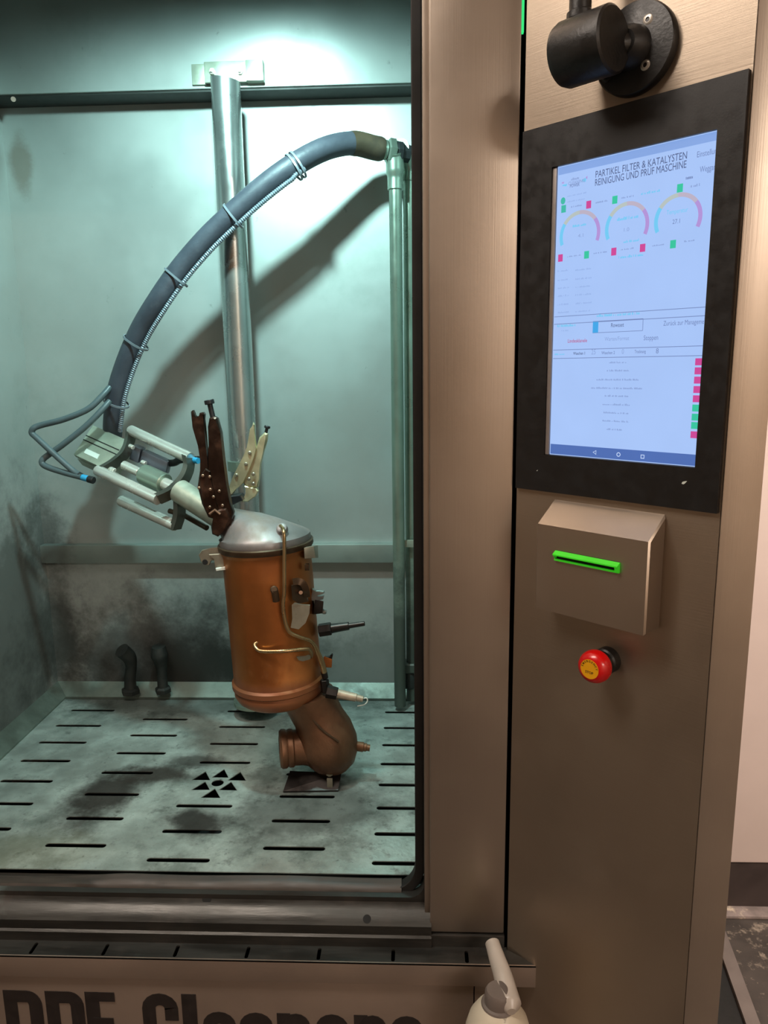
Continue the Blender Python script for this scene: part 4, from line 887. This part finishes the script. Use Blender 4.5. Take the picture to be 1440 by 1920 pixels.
for i, ch in enumerate('EMERGENCY'):
    a = math.radians(180-14-i*19); me = text_mesh(ch, .02); xs = [v.co.x for v in me.vertices]
    me.transform(Matrix.Translation((eu_+.0088*math.cos(a), ez_+.0088*math.sin(a), 0)) @ Matrix.Rotation(a-math.pi/2, 4, 'Z') @ Matrix.Diagonal((.0036, .0036, 1, 1)) @ Matrix.Translation((-max(xs)/2, 0, 0)))
    me.transform(Matrix(((EU.x, 0, EN.x, pan(0, 0, .0451).x), (EU.y, 0, EN.y, pan(0, 0, .0451).y), (0, 1, 0, 0), (0, 0, 0, 1)))); link('lettering', me, M['ink'], DSC, False)

# ------------------------------------------------------------------ black swivel mount above the monitor
fu, fz = PU(1190, 92, .006); FC = pan(fu, fz, 0)
SW = thing('swivel_mount', 'black round swivel arm mount screwed to the panel above the monitor', 'mount', FC)
bm = bmesh.new(); lathe(bm, FC, EN, [(.046, 0), (.046, .008), (.0445, .010), (.022, .012), (.020, .022), (.013, .030)], 48); build('flange', bm, M['black'], SW)
bu, bz = PU(1153, 72, .055); bc = pan(bu, bz, .055)
bm = bmesh.new(); lathe(bm, bc, -EU, [(.030, 0), (.0325, .002), (.0325, .056), (.030, .062), (.02, .064)], 40); build('barrel', bm, M['black'], SW)
bm = bmesh.new(); cyl(bm, pan(fu, fz, .02), bc-EU*.028, .013, 20); build('stem', bm, M['black'], SW)
ac = bc-EU*.042
bm = bmesh.new(); cyl(bm, ac+EZ*.028, ac+EZ*.40, .0115, 24); build('arm', bm, M['black'], SW)
bm = bmesh.new(); lathe(bm, ac+EZ*.03, EZ, [(.014, 0), (.014, .006), (.0115, .008)], 24); build('arm_socket', bm, M['black'], SW)
for px, py, m in ((1215, 37, 'screwm'), (1210, 122, 'screwm'), (1138, 144, 'black')):
    uu, zz_ = PU(px, py, .011); c = pan(uu, zz_, .0095); bm = bmesh.new(); lathe(bm, c, EN, [(.0055, 0), (.0055, .002), (.004, .003), (.0025, .003), (.0022, .0016)], 20); build('screw', bm, M[m], SW)

# ------------------------------------------------------------------ pump bottle at the bottom edge
bx, by = P(934, 1920, .878).x, .878
zsh = P(933, 1862, .935).z
BT = thing('pump_bottle', 'dirty white pump bottle standing below the ledge at the picture bottom', 'bottle', (bx, by, .505))
ZN = .755
bm = bmesh.new(); lathe(bm, (bx, by, .506), EZ, [(.042, 0), (.046, .004), (.0465, .12), (.0462, ZN-.506-.062), (.0445, ZN-.506-.044), (.0395, ZN-.506-.026), (.031, ZN-.506-.012), (.0235, ZN-.506-.003), (.0195, ZN-.506)], 48); build('bottle_body', bm, M['bottle'], BT)
bm = bmesh.new(); lathe(bm, (bx, by, ZN-.004), EZ, [(.0225, 0), (.0235, .002), (.0225, .004), (.019, .005), (.0185, .020), (.016, .024)], 36); build('collar', bm, M['pumpd'], BT)
h0, h1, h2 = P(957, 1888, .865), P(943, 1830, .905), P(923, 1768, .955)
bm = bmesh.new(); path = spline([h0, P(951, 1862, .884), h1, P(932, 1797, .932), h2], 6); rr_ = []
for i in range(len(path)): f = i/(len(path)-1); rr_.append(.0160*(1-f)+.0105*f)
rr_[0] = .004; path = [path[0]] + path; rr_ = [.004] + [.0095] + rr_[2:] + [rr_[-1]]; path[0] = path[0]+(path[0]-path[3]).normalized()*.007; rr_ = rr_[:len(path)]
rr_[0], rr_[1] = .006, .0135
tube(bm, path, rr_, 20); build('pump_head', bm, M['pump'], BT)
bm = bmesh.new(); cyl(bm, (bx, by, ZN+.014), P(949, 1868, .882), .0150, 24, .0120); build('pump_neck', bm, M['pumpd'], BT)
